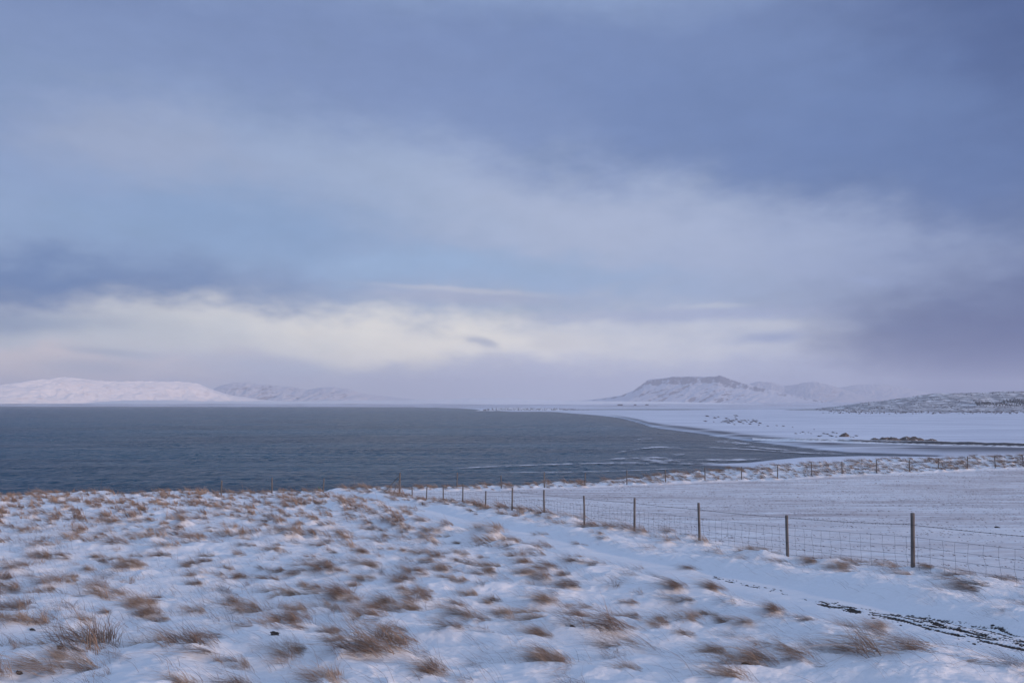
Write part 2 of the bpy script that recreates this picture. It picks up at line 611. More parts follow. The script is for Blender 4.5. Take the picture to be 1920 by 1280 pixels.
# ------------------------------------------------------------------ tufts: where they stand
# u, v of the root, size (m across), kind, label, kind of mesh: d dense, w wispy, f flattened, u upright
HAND = [
    (168, 1236, 1.05, 'd', 'largest dense russet grass tuft, bottom left, combed over like a breaking wave'),
    (22, 1192, 0.62, 'd', 'russet grass tuft cut by the left picture edge above the bottom corner'),
    (372, 1256, 0.80, 'd', 'dense brown dome of grass close to the bottom edge, left of centre'),
    (556, 1184, 0.66, 'd', 'dense brown tuft shaped like a wave crest above a bare dark clod'),
    (556, 1262, 0.55, 'd', 'short shaggy tuft at the bottom below the wave crest tuft'),
    (715, 1262, 0.95, 'd', 'tall arching tuft at the bottom edge left of the middle'),
    (1128, 1196, 1.05, 'd', 'largest shaggy tuft right of the middle with a dark hollow on its left'),
    (1185, 1222, 0.72, 'f', 'flattened tuft touching the lower right side of the large shaggy tuft'),
    (1150, 1252, 0.40, 'w', 'thin dark tuft standing just below the large shaggy tuft'),
    (1086, 1164, 0.50, 'd', 'brown tuft touching the upper left side of the large shaggy tuft'),
    (1168, 1160, 0.55, 'f', 'flat brown tuft touching the upper right side of the large shaggy tuft'),
    (1022, 1134, 0.62, 'd', 'two humped brown tuft with a dark grainy foot, centre of the slope'),
    (790, 1136, 0.66, 'd', 'bushy brown tuft leaning left alone on smooth snow, centre left'),
    (714, 1166, 0.42, 'w', 'thin dark tuft with long hairs left of the bushy lone tuft'),
    (902, 1182, 0.42, 'd', 'narrow dark tuft like a small fin below the two humped tuft'),
    (746, 1216, 0.44, 'w', 'thin grey brown tuft with long strands streaming left over snow'),
    (918, 1206, 0.40, 'w', 'sparse comb of strands below the narrow fin shaped tuft'),
    (908, 1258, 0.46, 'w', 'loose thin tuft near the bottom, between the arching tuft and the shaggy tuft'),
    (1420, 1277, 0.70, 'd', 'reddish tuft at the bottom edge over a dark stone'),
    (1745, 1279, 1.35, 'f', 'longest streaming tuft, bottom right, its hairs blown far to the left'),
    (1338, 1112, 0.55, 'd', 'russet tuft beside the first bare stretch of the track'),
    (1300, 1168, 0.50, 'd', 'dark tuft below the russet tuft by the track'),
    (1385, 1190, 0.52, 'w', 'loose strands of grass right of the dark tuft by the track'),
    (1700, 1216, 0.44, 'w', 'low dark tuft on the near side of the bare gravel'),
    (1622, 1192, 0.62, 'f', 'long low ridge of short grass on the near side of the track'),
    (1532, 1052, 0.50, 'd', 'bright russet clump under the wire between the two nearest posts'),
    (1652, 1064, 0.60, 'f', 'pale straw tuft blown flat left of the nearest post'),
    (1704, 1074, 0.55, 'f', 'pale straw tuft reaching the foot of the nearest post'),
    (1800, 1088, 0.60, 'f', 'straw tuft lying through the netting right of the nearest post'),
    (1886, 1092, 0.46, 'f', 'straw tuft lying through the netting close to the right edge'),
    (1770, 1112, 0.50, 'w', 'bare twiggy tuft in front of the netting, right of the nearest post'),
    (1915, 1146, 0.50, 'w', 'thin tuft cut by the right edge above the gravel'),
    (928, 1014, 0.95, 'd', 'long swept back tuft on the near bank of the track'),
    (966, 1024, 0.55, 'd', 'rounded tuft just right of the long swept back tuft by the track'),
    (1010, 1034, 0.70, 'f', 'low spreading tuft on the track bank, third of the row'),
    (548, 1024, 0.95, 'd', 'long swept back tuft high on the left slope with a sharp right edge'),
    (694, 1072, 0.66, 'd', 'brown tuft with a near black top left of the central slope'),
    (490, 1206, 0.62, 'f', 'spread brown tuft with strands reaching left toward the bottom'),
    (190, 1130, 1.00, 'f', 'long brown mat of grass running over a mound on the left'),
    (258, 1146, 0.66, 'd', 'dense russet tuft at the right end of the long brown mat'),
    (250, 1068, 0.66, 'd', 'bushy red brown tuft on the upper left slope'),
    (306, 1052, 0.62, 'f', 'dark topped ridge of grass right of the bushy red brown tuft'),
    (36, 1078, 0.70, 'd', 'brown tuft at the left edge halfway down the slope'),
    (78, 1054, 0.66, 'f', 'flat brown tuft above the one at the left edge'),
    (156, 1186, 0.46, 'd', 'curled small tuft between the brown mat and the largest russet tuft'),
    (66, 1186, 0.55, 'd', 'ragged double tuft on the left with a dark earthy foot'),
    (226, 1262, 0.48, 'w', 'thin dark tuft right below the largest russet tuft'),
    (112, 1272, 0.80, 'f', 'shaggy strip of grass along the bottom left edge'),
    (624, 1158, 0.42, 'w', 'lone upright feathery tuft left of the bushy lone tuft'),
    (466, 1094, 0.34, 'u', 'small upright tuft of straight stems standing in smooth snow'),
    (440, 1122, 0.56, 'f', 'ridge of brown grass below the small upright tuft'),
    (884, 1078, 0.90, 'f', 'wide loose mat of grass uphill of the central tufts'),
    (1032, 1082, 0.66, 'd', 'triangular brown tuft near the middle of the slope'),
    (990, 1088, 0.50, 'd', 'low russet dome touching the triangular tuft'),
    (946, 1104, 0.56, 'w', 'thin veil of dark grass below the low russet dome'),
    (1068, 1106, 0.62, 'd', 'shaggy brown tuft right below the triangular tuft'),
    (1180, 1092, 0.40, 'w', 'small dark tuft alone between the central slope and the track'),
]
tufts = []       # x, y, size, kind, label or None
for u, v, sz, kd, lb in HAND:
    x, y = G(u, v)
    tufts.append((x, y, sz, kd, lb))


def masks(x, y):
    t = x / np.maximum(y, 0.01)
    field = sstep(0.2, 0.9, near_side(x, y)) * sstep(0.4, 1.6, far_fence_y(t) - y)
    dtr, along, side = poly_dist(x, y, TRACK)
    track = 1 - sstep(0.8, 1.5, dtr)
    return field, track


# random tufts by dart throwing
cell = {}


def near_any(x, y, r):
    i, j = int(math.floor(x)), int(math.floor(y))
    for a in range(i - 2, i + 3):
        for b in range(j - 2, j + 3):
            for px, py in cell.get((a, b), ()):
                if (px - x) ** 2 + (py - y) ** 2 < r * r:
                    return True
    return False


def put_cell(x, y):
    cell.setdefault((int(math.floor(x)), int(math.floor(y))), []).append((x, y))


for tf in tufts:
    put_cell(tf[0], tf[1])
N_TRY = 60000
ty = np.sqrt(RNG.uniform(8.0 ** 2, 118.0 ** 2, N_TRY)); tt = RNG.uniform(-0.86, 0.86, N_TRY)
tx = tt * ty
m_field, m_track = masks(tx, ty)
e_y = edge_y(tt)
dens = fbm(tx * 0.22, ty * 0.22, 3, 5)
for i in range(N_TRY):
    x, y = float(tx[i]), float(ty[i])
    if m_field[i] > 0.3 or y > e_y[i] + 3.0 or y < 8.2:
        continue
    beyond = y > far_fence_y(tt[i]) + 0.5
    ns = near_side(x, y)
    if m_track[i] > 0.15 and not (random.random() < 0.09):
        continue
    if beyond:
        r = random.uniform(0.55, 1.0); keep = 0.62 + 0.9 * dens[i]
    elif ns > -4.5 and x > -4:                    # strip between track and fence
        r = random.uniform(0.5, 0.9) if ns > -1.2 else random.uniform(0.8, 1.4); keep = 0.14 + 0.7 * (ns > -1.2) + 0.6 * dens[i]
    else:
        r = random.uniform(0.55, 1.0) if y > 20 else random.uniform(0.34, 0.66)
        keep = 0.66 + 1.4 * dens[i] if y > 20 else 0.74 + 1.3 * dens[i]
    if random.random() > keep or near_any(x, y, r):
        continue
    put_cell(x, y)
    sz = random.uniform(0.30, 0.70) if y > 20 else random.choice((random.uniform(0.22, 0.42), random.uniform(0.3, 0.55), random.uniform(0.35, 0.65)))
    if beyond: sz = random.uniform(0.4, 0.8)
    if (not beyond) and ns > -4.5 and x > -4: sz *= 0.75 if ns < -1.2 else 1.15
    kd = random.choice('dddfffww') if y > 20 else random.choice('ddffww')
    tufts.append((x, y, sz, kd, None))

# ------------------------------------------------------------------ near ground grid
tc_in = np.linspace(-0.80, 0.80, 880)
t_out = 0.80 + np.cumsum(np.geomspace(0.004, 0.7, 22))
T = np.concatenate([-t_out[::-1], tc_in, t_out])
Y = np.concatenate([np.geomspace(1.2, 6.0, 26)[:-1], np.geomspace(6.0, 96.0, 700)[:-1], np.geomspace(96.0, 165.0, 34)])
NR, NC = len(Y), len(T)
TT, YY = np.meshgrid(T, Y)
XX = TT * YY
Z = base_z(XX, YY)
field, track = masks(XX, YY)
rough = np.clip(1 - np.maximum(0.93 * field, 0.80 * track), 0, 1)
# wind axis: snow blows from the right (+x), slightly away from the viewer
WX, WY = -0.955, 0.296
A = XX * WX + YY * WY
B = -XX * WY + YY * WX
und = fbm(A * 0.12, B * 0.2, 3, 41)
sas = fbm(A * 0.42, B * 1.1, 4, 42)
fin = fbm(A * 1.1, B * 3.4, 4, 43)
lip = 1 - np.abs(fbm(A * 1.3 + 0.5 * fin, B * 2.4, 3, 47)) * 2.6
ridge = 1 - np.abs(fbm(A * 0.5, B * 0.9, 3, 44)) * 2.2
Z += und * (0.20 * rough + 0.05) + sas * (0.11 * rough + 0.02) + fin * (0.05 * rough + 0.014) + np.clip(lip, -0.5, 1) * 0.034 * rough
Z += np.clip(ridge, -0.4, 1) * 0.07 * rough
# field: drill rows and shallow drift bands
Z += field * 0.03 * fbm(A * 0.15, B * 0.9, 4, 46)
# wheel ruts and banks of the track
dtr, talong, tside = poly_dist(XX, YY, TRACK)
Z += -0.06 * np.exp(-((np.abs(tside) - 0.75) / 0.28) ** 2) * track + 0.08 * np.exp(-((dtr - 1.7) / 0.5) ** 2)


HUM = np.zeros_like(Z)


def stamp(x, y, h, r, stretch=1.8):
    """one snow hummock: steep to windward (+x), long drift to leeward"""
    R_ = r * 3.2
    r0 = np.searchsorted(Y, y - R_); r1 = np.searchsorted(Y, y + R_)
    lo, hi = (x - R_) / max(y - R_, 1.0), (x + R_) / max(y - R_, 1.0)
    lo2, hi2 = (x - R_) / (y + R_), (x + R_) / (y + R_)
    c0 = np.searchsorted(T, min(lo, lo2)); c1 = np.searchsorted(T, max(hi, hi2))
    if r1 <= r0 or c1 <= c0:
        return
    xs = XX[r0:r1, c0:c1] - x; ys = YY[r0:r1, c0:c1] - y
    a = xs * WX + ys * WY; b = -xs * WY + ys * WX
    a = np.where(a > 0, a / (r * stretch), a / (r * 0.75)); b = b / r
    d2 = a * a + b * b
    HUM[r0:r1, c0:c1] = np.maximum(HUM[r0:r1, c0:c1], h * np.exp(-d2 ** 0.9 * 1.4))


for x, y, sz, kd, lb in tufts:
    beyond = y > far_fence_y(x / y)
    k = random.uniform(0.7, 1.3)
    h = {'d': 0.26, 'f': 0.21, 'w': 0.10, 'u': 0.04}[kd] * sz * k * (1.15 if y > 22 else 0.62)
    stamp(x - 0.10 * sz, y, h, sz * random.uniform(0.5, 0.75), random.uniform(1.6, 2.8))
# bare snow hummocks between the tufts
for i in range(1500):
    y = math.sqrt(random.uniform(8 ** 2, 100 ** 2)); t = random.uniform(-0.82, 0.82); x = t * y
    if y > edge_y(t): continue
    f_, k_ = masks(np.array([x]), np.array([y]))
    if f_[0] > 0.2 or k_[0] > 0.2: continue
    stamp(x, y, random.uniform(0.02, 0.08), random.uniform(0.35, 0.8), random.uniform(1.6, 3.0))
Z += HUM
# the bluff: edge, then down to the shore
over = YY - edge_y(TT) - 1.6 * fbm(XX * 0.12, YY * 0.05, 3, 51) - 0.8
Z += 0.25 * np.exp(-(over / 2.2) ** 2) * (0.6 + fbm(XX * 0.5, YY * 0.5, 2, 52))
Z -= 0.85 * np.logaddexp(0, over / 0.8) * 0.8
Z = np.maximum(Z, -1.5)

bare = np.zeros_like(Z)
for P, a, b, cov in PATCH:
    d, al, sd = poly_dist(XX, YY, P)
    L = float(np.sum(np.hypot(*np.diff(P, axis=0).T)))
    hw = a + (b - a) * np.clip(al / L, 0, 1)
    st = fbm(al * 2.2, sd * 11.0, 4, 61) * 0.5 + 0.5
    m = (1 - sstep(0.55, 1.25, d / hw)) * cov * (0.10 + 1.25 * sstep(0.44, 0.62, st))
    bare = np.maximum(bare, np.clip(m, 0, 1))
Z -= 0.015 * bare
stub = field * np.clip(0.62 + 0.6 * fbm(A * 0.05, B * 0.14, 3, 71), 0, 1)
# stubble thins toward the near fence on its left part
stub *= np.clip(0.55 + 0.45 * sstep(2, 9, near_side(XX, YY)), 0, 1)


def ground_z(x, y):
    x = np.atleast_1d(np.asarray(x, float)); y = np.atleast_1d(np.asarray(y, float))
    t = x / y
    j = np.clip(np.searchsorted(T, t) - 1, 0, NC - 2); i = np.clip(np.searchsorted(Y, y) - 1, 0, NR - 2)
    fx = np.clip((t - T[j]) / (T[j + 1] - T[j]), 0, 1); fy = np.clip((y - Y[i]) / (Y[i + 1] - Y[i]), 0, 1)
    return (Z[i, j] * (1 - fx) + Z[i, j + 1] * fx) * (1 - fy) + (Z[i + 1, j] * (1 - fx) + Z[i + 1, j + 1] * fx) * fy


gv = np.stack([XX, YY, Z], axis=-1)
dr = np.gradient(gv, axis=0); dc = np.gradient(gv, axis=1)
nrm = np.cross(dc, dr); nrm /= np.linalg.norm(nrm, axis=-1, keepdims=True) + 1e-12
gvf, nrf = gv.reshape(-1, 3), nrm.reshape(-1, 3)
gf = grid_faces(NR, NC)
fmask = field.ravel()[gf].mean(1) > 0.5
tmask = (track.ravel()[gf].mean(1) > 0.5) & ~fmask


def ground_piece(name, sel):
    f = gf[sel]
    idx, inv = np.unique(f.ravel(), return_inverse=True)
    me = mesh_np(name, gvf[idx], inv.reshape(-1, 4), {'bare': bare.ravel()[idx], 'stubble': stub.ravel()[idx]})
    me.polygons.foreach_set('use_smooth', np.ones(len(me.polygons), dtype=bool))
    me.normals_split_custom_set_from_vertices(nrf[idx])
    return tag(link(name, me, M_SNOW), kind='structure')


ground_piece('snow_ground', ~(fmask | tmask))
ground_piece('snow_field', fmask)
ground_piece('track', tmask)

# ------------------------------------------------------------------ sea, beach and far plain
UP_PX = [(-2500, 762), (0, 762), (300, 762.3), (600, 762.8), (740, 763), (857, 765), (907, 769), (960, 771.5), (1013, 771.5), (1040, 772),
         (1073, 775), (1140, 780.5), (1186, 790), (1215, 799), (1240, 804), (1280, 809), (1340, 818), (1390, 826), (1440, 832),
         (1500, 839), (1580, 847.5), (1680, 850.6), (1747, 853), (1765, 854.2), (3000, 860)]
LOW_PX = [(1310, 869), (1400, 866), (1450, 860.5), (1500, 856), (1613, 853.6), (1747, 855), (1765, 854.2)]
up_t = [(u - 960) / F for u, v in UP_PX]; up_y = [CAMZ * F / (v - 757) for u, v in UP_PX]
lo_t = [(1285 - 960) / F] + [(u - 960) / F for u, v in LOW_PX] + [1.4]
lo_y = [262.0] + [CAMZ * F / (v - 757) for u, v in LOW_PX] + [308.0]
T2 = np.concatenate([-0.8 - np.cumsum(np.geomspace(0.01, 0.25, 14))[::-1], np.linspace(-0.8, 0.8, 520), 0.8 + np.cumsum(np.geomspace(0.01, 0.25, 14))])
Y2 = np.concatenate([np.geomspace(180, 2600, 330)[:-1], np.geomspace(2600, 18500, 130)])
TT2, YY2 = np.meshgrid(T2, Y2)
X2 = TT2 * YY2
yu = np.interp(TT2, up_t, up_y); yl = np.interp(TT2, lo_t, lo_y, left=0)
jag = fbm(X2 * 0.012, YY2 * 0.004, 4, 81)
sd_up = (YY2 - yu) / np.maximum(yu, 1) * 100 + jag * 1.6
yb = np.interp(TT2, [(u - 960) / F for u in (1285, 1310, 1400, 1480, 1560)], [262, 262, 252, 225, 170])
sd_lo = np.where(yl > 0, np.minimum(yl - YY2, YY2 - yb) / np.maximum(yl, 1) * 100 + jag * 1.2, -50)
sd = np.maximum(sd_up, sd_lo)
Z2 = np.where(sd > 0, 1.35 * (1 - np.exp(-sd / 6.0)), np.maximum(sd * 0.12, -1.2))
land = sstep(1, 10, sd)
Z2 += land * (0.25 * fbm(X2 * 0.03, YY2 * 0.012, 4, 82)) + 0.06 * fbm(X2 * 0.06, YY2 * 0.02, 3, 83) * sstep(0, 2, sd)
far_rise = sstep(3800, 9500, YY2)
Z2 += far_rise * (26 + 22 * fbm(X2 * 0.0006, YY2 * 0.0008, 4, 84)) * sstep(0, 20, sd)
wet = np.exp(-((sd_up - 11.0 - 3 * jag) / 6.5) ** 2) * 1.0 * (1 - sstep(900, 1600, YY2)) + 1.2 * np.exp(-(np.maximum(sd, 0) / (0.7 + 0.5 * np.abs(jag))) ** 2)
# thin meltwater channels lying across the flat, as dark bands
for vb, u0, u1, wd, s in ((767.5, 1035, 1330, 1.0, 0.95), (766.2, 1120, 1700, 0.5, 0.6), (757.9 + 5, 1120, 1260, 0.4, 0.4)):
    yb = (CAMZ - 1.3) * F / (vb - 757)
    tb = sstep((u0 - 960) / F - 0.03, (u0 - 960) / F + 0.05, TT2) * (1 - sstep((u1 - 960) / F - 0.05, (u1 - 960) / F + 0.03, TT2))
    yb2 = yb * (1 + 0.03 * fbm(TT2 * 8, TT2 * 0, 2, 85))
    wet = np.maximum(wet, 2.2 * s * tb * np.exp(-((YY2 - yb2) / (yb * 0.05 * wd)) ** 2))
moor = sstep(3000, 4500, YY2) * 0.85
f2 = grid_faces(len(Y2), len(T2))
keep = (Z2.ravel()[f2].max(1) > -0.9)
f2 = f2[keep]
idx, inv = np.unique(f2.ravel(), return_inverse=True)
v2 = np.stack([X2, YY2, Z2], -1).reshape(-1, 3)[idx]
me = mesh_np('snow_plain', v2, inv.reshape(-1, 4), {'wet': wet.ravel()[idx], 'moor': moor.ravel()[idx]})
tag(link('snow_plain', me, M_PLAIN, smooth=True), kind='structure')


def plain_z(x, y):
    t = x / y
    j = int(np.clip(np.searchsorted(T2, t), 0, len(T2) - 1)); i = int(np.clip(np.searchsorted(Y2, y), 0, len(Y2) - 1))
    return float(Z2[i, j])


# the sea sheet, with a 'shallow' value toward the beach
T3 = np.concatenate([np.linspace(-2.6, -0.74, 24)[:-1], np.linspace(-0.74, 0.42, 720), np.linspace(0.42, 2.0, 40)[1:]])
Y3 = np.concatenate([np.geomspace(60, 140, 8)[:-1], np.geomspace(140, 900, 330)[:-1], np.geomspace(900, 9000, 50)])
TT3, YY3 = np.meshgrid(T3, Y3)
XX3 = TT3 * YY3
yu3 = np.interp(TT3, up_t, up_y)
sh = sstep(0.45, 0.95, YY3 / yu3) * sstep(-0.15, 0.25, TT3)
sh = np.maximum(sh, sstep(0.05, 0.3, TT3) * 0.75)
calm = 1 - 0.75 * sstep(0.02, 0.3, TT3)
gust = np.clip(0.75 + 0.7 * fbm(XX3 * 0.006, YY3 * 0.016, 3, 201), 0.2, 1.5)
ZW = fbm(XX3 * 0.32, YY3 * 0.14, 3, 202) * 0.42 + (1 - np.abs(fbm(XX3 * 0.17, YY3 * 0.10, 2, 203)) * 2.5) * 0.16
ZW *= gust * calm * (1 - sstep(700, 1100, YY3)) * sstep(100, 150, YY3) * (np.abs(TT3 + 0.16) < 0.58)
me = mesh_np('sea', np.stack([XX3, YY3, ZW - 0.1 * (ZW != 0)], -1).reshape(-1, 3), grid_faces(len(Y3), len(T3)), {'shallow': sh})
tag(link('sea', me, M_WATER, smooth=True), kind='structure')


def sea_pt(u, v, z=0.0):
    d = ray(u, v); s = (z - CAMZ) / d[2]
    return d * s + np.array([0, 0, CAMZ])


def foam_strip(pts, w0, seed):
    """a streak of slush on the water: px polyline, thickness in px"""
    P = np.array(pts, float)
    n = 60
    s = np.linspace(0, len(P) - 1, n)
    u = np.interp(s, range(len(P)), P[:, 0]); v = np.interp(s, range(len(P)), P[:, 1])
    w = w0 * (0.35 + 0.65 * np.sin(np.linspace(0, math.pi, n)) ** 0.6) * (0.75 + 0.6 * fbm(np.linspace(0, 7, n), np.zeros(n), 3, seed))
    v = v + 0.5 * fbm(np.linspace(0, 9, n), np.ones(n), 3, seed + 3)
    V = []; E = []
    for i in range(n):
        for k, e in ((-0.5, 0.0), (-0.22, 1.0), (0.22, 1.0), (0.5, 0.0)):
            V.append(sea_pt(u[i], v[i] + k * w[i], 0.22)); E.append(e * min(1.0, 6.0 * min(i, n - 1 - i) / n))
    return np.array(V), grid_faces(n, 4), np.array(E)


FOAM = [([(1155, 848), (1185, 843), (1205, 840)], 3.0), ([(1195, 841), (1225, 838), (1250, 838), (1285, 840)], 5.0),
        ([(1230, 849), (1260, 851), (1285, 851), (1262, 854)], 2.6), ([(1130, 861), (1180, 858), (1230, 857), (1265, 859)], 5.0),
        ([(1195, 860), (1240, 863), (1290, 862)], 8.0), ([(820, 880), (900, 875), (1000, 871), (1150, 867), (1230, 866), (1300, 866)], 3.4),
        ([(915, 885), (1050, 885), (1200, 881), (1300, 876)], 2.4), ([(1185, 825), (1205, 822.5), (1225, 822)], 2.4),
        ([(1335, 826), (1370, 829), (1410, 832)], 6.0), ([(1318, 838), (1350, 839), (1410, 842), (1470, 845)], 3.0),
        ([(1390, 835), (1440, 840), (1500, 845)], 4.0), ([(1260, 869), (1310, 868.5), (1360, 868)], 5.0),
        ([(1120, 869), (1200, 868.3), (1290, 868.2)], 2.6), ([(1420, 843), (1500, 848), (1590, 851)], 3.0),
        ([(1300, 861), (1370, 862), (1430, 860)], 6.0)]
FV, FF, FE, o = [], [], [], 0
for i, (p, w) in enumerate(FOAM):
    a, b, e = foam_strip(p, w, 100 + i)
    FV.append(a); FF.append(b + o); FE.append(e); o += len(a)
me = mesh_np('sea_foam', np.concatenate(FV), np.concatenate(FF), {'edge': np.concatenate(FE)})
tag(link('sea_foam', me, M_FOAM, smooth=True), 'white streaks of slush and foam drifting in the shallows off the beach', kind='stuff')


# ------------------------------------------------------------------ mountains and hills
def prof(pts, D):
    """skyline pixels -> plan x and height at distance D"""
    u = np.array([p[0] for p in pts], float); v = np.array([p[1] for p in pts], float)
    return (u - 960) / F * D, (757 - v) / F * D + CAMZ


def mountain(name, pts, D, depth, mat, gully=0.25, seed=0, n=420, m=90, flat=0.0, cliff=None, back=0.5, lean=0.0, foot=1.0, face=(0.0, -1.0)):
    """a range standing on a ridge line whose steep side looks toward `face`; D is the distance of its left end"""
    face = np.array(face) / math.hypot(*face)
    rdir = np.array([-face[1], face[0]])
    uu = np.array([p[0] for p in pts], float); vv = np.array([p[1] for p in pts], float)
    tt_ = (uu - 960) / F
    p0 = np.array([tt_[0] * D, D])
    tn = np.linspace(tt_[0], tt_[-1], n)
    sl = (tn * p0[1] - p0[0]) / (rdir[0] - tn * rdir[1])
    rx, ry = p0[0] + rdir[0] * sl, p0[1] + rdir[1] * sl
    hh = (757 - np.interp(tn, tt_, vv)) / F * ry + CAMZ
    W = np.concatenate([np.linspace(-back, 0, 16)[:-1], np.linspace(0, 1, m)])
    gxx, ww = np.meshgrid(sl, W)
    H = np.broadcast_to(hh, gxx.shape)
    H = H + 0.03 * H * fbm(gxx / 190.0, ww * 0 + 0.5, 4, seed)
    a = np.clip(np.abs(ww), 0, 1)
    if flat:
        a = np.clip((a - flat) / (1 - flat), 0, 1)
    shape = (1 - a) ** (1.0 + 0.9 * foot)
    if cliff:
        shape = np.where(a < cliff, 1 - a * 0.28 / cliff * 1.0, (1 - 0.28) * ((1 - a) / (1 - cliff)) ** 1.7)
    gsh = gxx + lean * ww * depth
    g = fbm(gsh / 420.0, ww * 1.2, 5, seed + 9, 0.55) * (0.55 + 0.9 * np.clip(fbm(gsh / 1800.0, ww * 2, 2, seed + 8) + 0.4, 0, 1))
    gr = np.abs(g) * 2 - 0.45
    z = H * shape - gully * H * gr * np.sin(np.pi * np.clip(a, 0, 1)) ** 0.8 * (1 - 0.4 * a)
    z += 0.04 * H * fbm(gxx / 65.0, ww * 14, 4, seed + 20) * (1 - a)
    off = ww * depth - depth * 0.12 * fbm(gxx / 2200.0, ww * 0, 3, seed + 30)
    x = rx[None, :] + face[0] * off; y = ry[None, :] + face[1] * off
    cl = np.zeros_like(z)
    if cliff:
        cl = (1 - sstep(cliff * 0.7, cliff * 1.6, a)) * sstep(-0.02, 0.03, ww) * np.clip(0.35 + 1.5 * fbm(gxx / 95.0, ww * 2.5, 3, seed + 40), 0, 1.0)
    z = np.where(np.abs(ww) >= 0.999, -1.0, np.maximum(z, -1.0))
    me = mesh_np(name, np.stack([x, y, z], -1).reshape(-1, 3), grid_faces(len(W), n)[:, ::-1], {'cliff': cl})
    return tag(link(name, me, mat, smooth=True), kind='structure')


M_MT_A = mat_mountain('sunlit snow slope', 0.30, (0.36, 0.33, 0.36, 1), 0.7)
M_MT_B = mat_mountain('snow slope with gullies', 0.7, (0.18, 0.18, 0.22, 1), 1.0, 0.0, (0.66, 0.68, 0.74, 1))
M_MT_C = mat_mountain('basalt and shade toned snow', 0.95, (0.12, 0.125, 0.16, 1), 1.6, 0.10, (0.55, 0.59, 0.67, 1))  # snow greyed in its base colour to imitate cloud shadow on these slopes
M_MT_C2 = mat_mountain('far fell with haze toned snow', 0.5, (0.20, 0.20, 0.25, 1), 1.0, 0.10, (0.40, 0.43, 0.50, 1))  # snow colour darkened to imitate shade and thicker haze on the farther ranges
M_MT_D = mat_mountain('moorland snow', 0.6, (0.17, 0.13, 0.15, 1), 1.4)
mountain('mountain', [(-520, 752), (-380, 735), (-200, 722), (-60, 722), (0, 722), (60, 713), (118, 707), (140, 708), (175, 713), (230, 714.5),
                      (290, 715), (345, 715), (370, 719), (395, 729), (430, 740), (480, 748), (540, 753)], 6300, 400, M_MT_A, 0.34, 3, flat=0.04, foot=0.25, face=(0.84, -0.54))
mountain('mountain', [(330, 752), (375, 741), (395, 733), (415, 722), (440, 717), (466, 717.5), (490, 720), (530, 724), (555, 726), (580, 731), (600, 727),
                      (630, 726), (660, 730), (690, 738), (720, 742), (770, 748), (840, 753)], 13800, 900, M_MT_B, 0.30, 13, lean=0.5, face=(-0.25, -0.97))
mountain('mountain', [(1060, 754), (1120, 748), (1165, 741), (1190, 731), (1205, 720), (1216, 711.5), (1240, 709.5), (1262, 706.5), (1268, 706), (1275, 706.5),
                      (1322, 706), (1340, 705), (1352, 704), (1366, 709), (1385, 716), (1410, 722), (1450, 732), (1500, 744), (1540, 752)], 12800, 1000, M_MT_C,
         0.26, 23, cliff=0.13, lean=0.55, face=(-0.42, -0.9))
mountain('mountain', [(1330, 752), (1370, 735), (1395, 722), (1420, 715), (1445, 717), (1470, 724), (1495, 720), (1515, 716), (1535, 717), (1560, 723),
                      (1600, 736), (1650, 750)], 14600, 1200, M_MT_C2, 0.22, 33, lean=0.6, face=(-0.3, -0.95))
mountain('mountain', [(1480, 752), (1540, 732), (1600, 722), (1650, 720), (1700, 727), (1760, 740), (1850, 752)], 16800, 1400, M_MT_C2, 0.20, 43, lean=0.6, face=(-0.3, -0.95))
mountain('foreland_hill', [(20, 760), (100, 757), (150, 756.4), (190, 753), (235, 750.3), (330, 749.7), (380, 752), (450, 751.5), (560, 752.5), (640, 750.5), (740, 750),
                           (860, 748), (930, 746.5), (990, 748), (1060, 751), (1150, 752), (1250, 753), (1400, 756), (1500, 760)], 7200, 600, M_MT_D, 0.1, 53, m=50)
mountain('headland', [(890, 769.5), (915, 766.5), (935, 764.8), (950, 764), (975, 764.3), (990, 765.6), (1010, 765), (1030, 765.2), (1060, 766.3), (1110, 768.5)],
         2700, 420, M_MT_D, 0.2, 63, n=220, m=40)
M_HILL = mat_mountain('scrubby snow hill', 0.9, (0.030, 0.042, 0.075, 1), 6.0, 0.5)
HILL_PTS = [(1500, 769), (1560, 764), (1600, 757), (1640, 752.5), (1690, 746), (1725, 741), (1750, 737.5), (1772, 736.8), (1790, 737.6), (1830, 735.8), (1870, 734),
            (1895, 733), (1940, 734.5), (2100, 732), (2400, 738), (2800, 752)]
mountain('scrub_hill', HILL_PTS, 2300, 520, M_HILL, 0.16, 73, n=420, m=70)

# gravel berm behind the beach
bt = np.linspace(0.30, 1.1, 700)
byc = np.interp(bt, [0.30, 0.355, 0.43, 0.50, 0.643, 1.1], [436, 413, 392, 378, 357, 330])
W = np.linspace(-1, 1, 15)
bxx = (bt * byc)[None, :] + W[:, None] * 0
byy = byc[None, :] + W[:, None] * 10.0 + 1.5 * fbm(bxx * 0.05, W[:, None] * 0 + bxx * 0, 3, 91)
amp = sstep(0.30, 0.37, bt)[None, :] * (1.0 + 0.35 * fbm(bxx * 0.08, bxx * 0, 3, 92))
bz = 1.15 + amp * 1.5 * np.cos(W[:, None] * math.pi / 2) ** 1.3 + 0.16 * fbm(bxx * 0.5, byy * 0.5, 3, 93) - 0.35 * (np.abs(W[:, None]) > 0.98)


def mat_berm():
    m, t, b = new_mat('berm gravel and snow')
    g = t.n.new('ShaderNodeTexCoord').outputs['Object']
    n = t.noise(t.mapping(g, (0.35, 0.6, 0.6)), 1.0, 6, 0.7).outputs['Fac']
    s = t.attr('face')
    f = t.maprange(t.math('ADD', n, s), 0.74, 1.10)
    t.put(b.inputs['Base Color'], t.mix(f, SNOW, (0.045, 0.043, 0.05, 1)))
    b.inputs['Roughness'].default_value = 0.85
    bump(t, b, n, 0.6, 0.3)
    return m


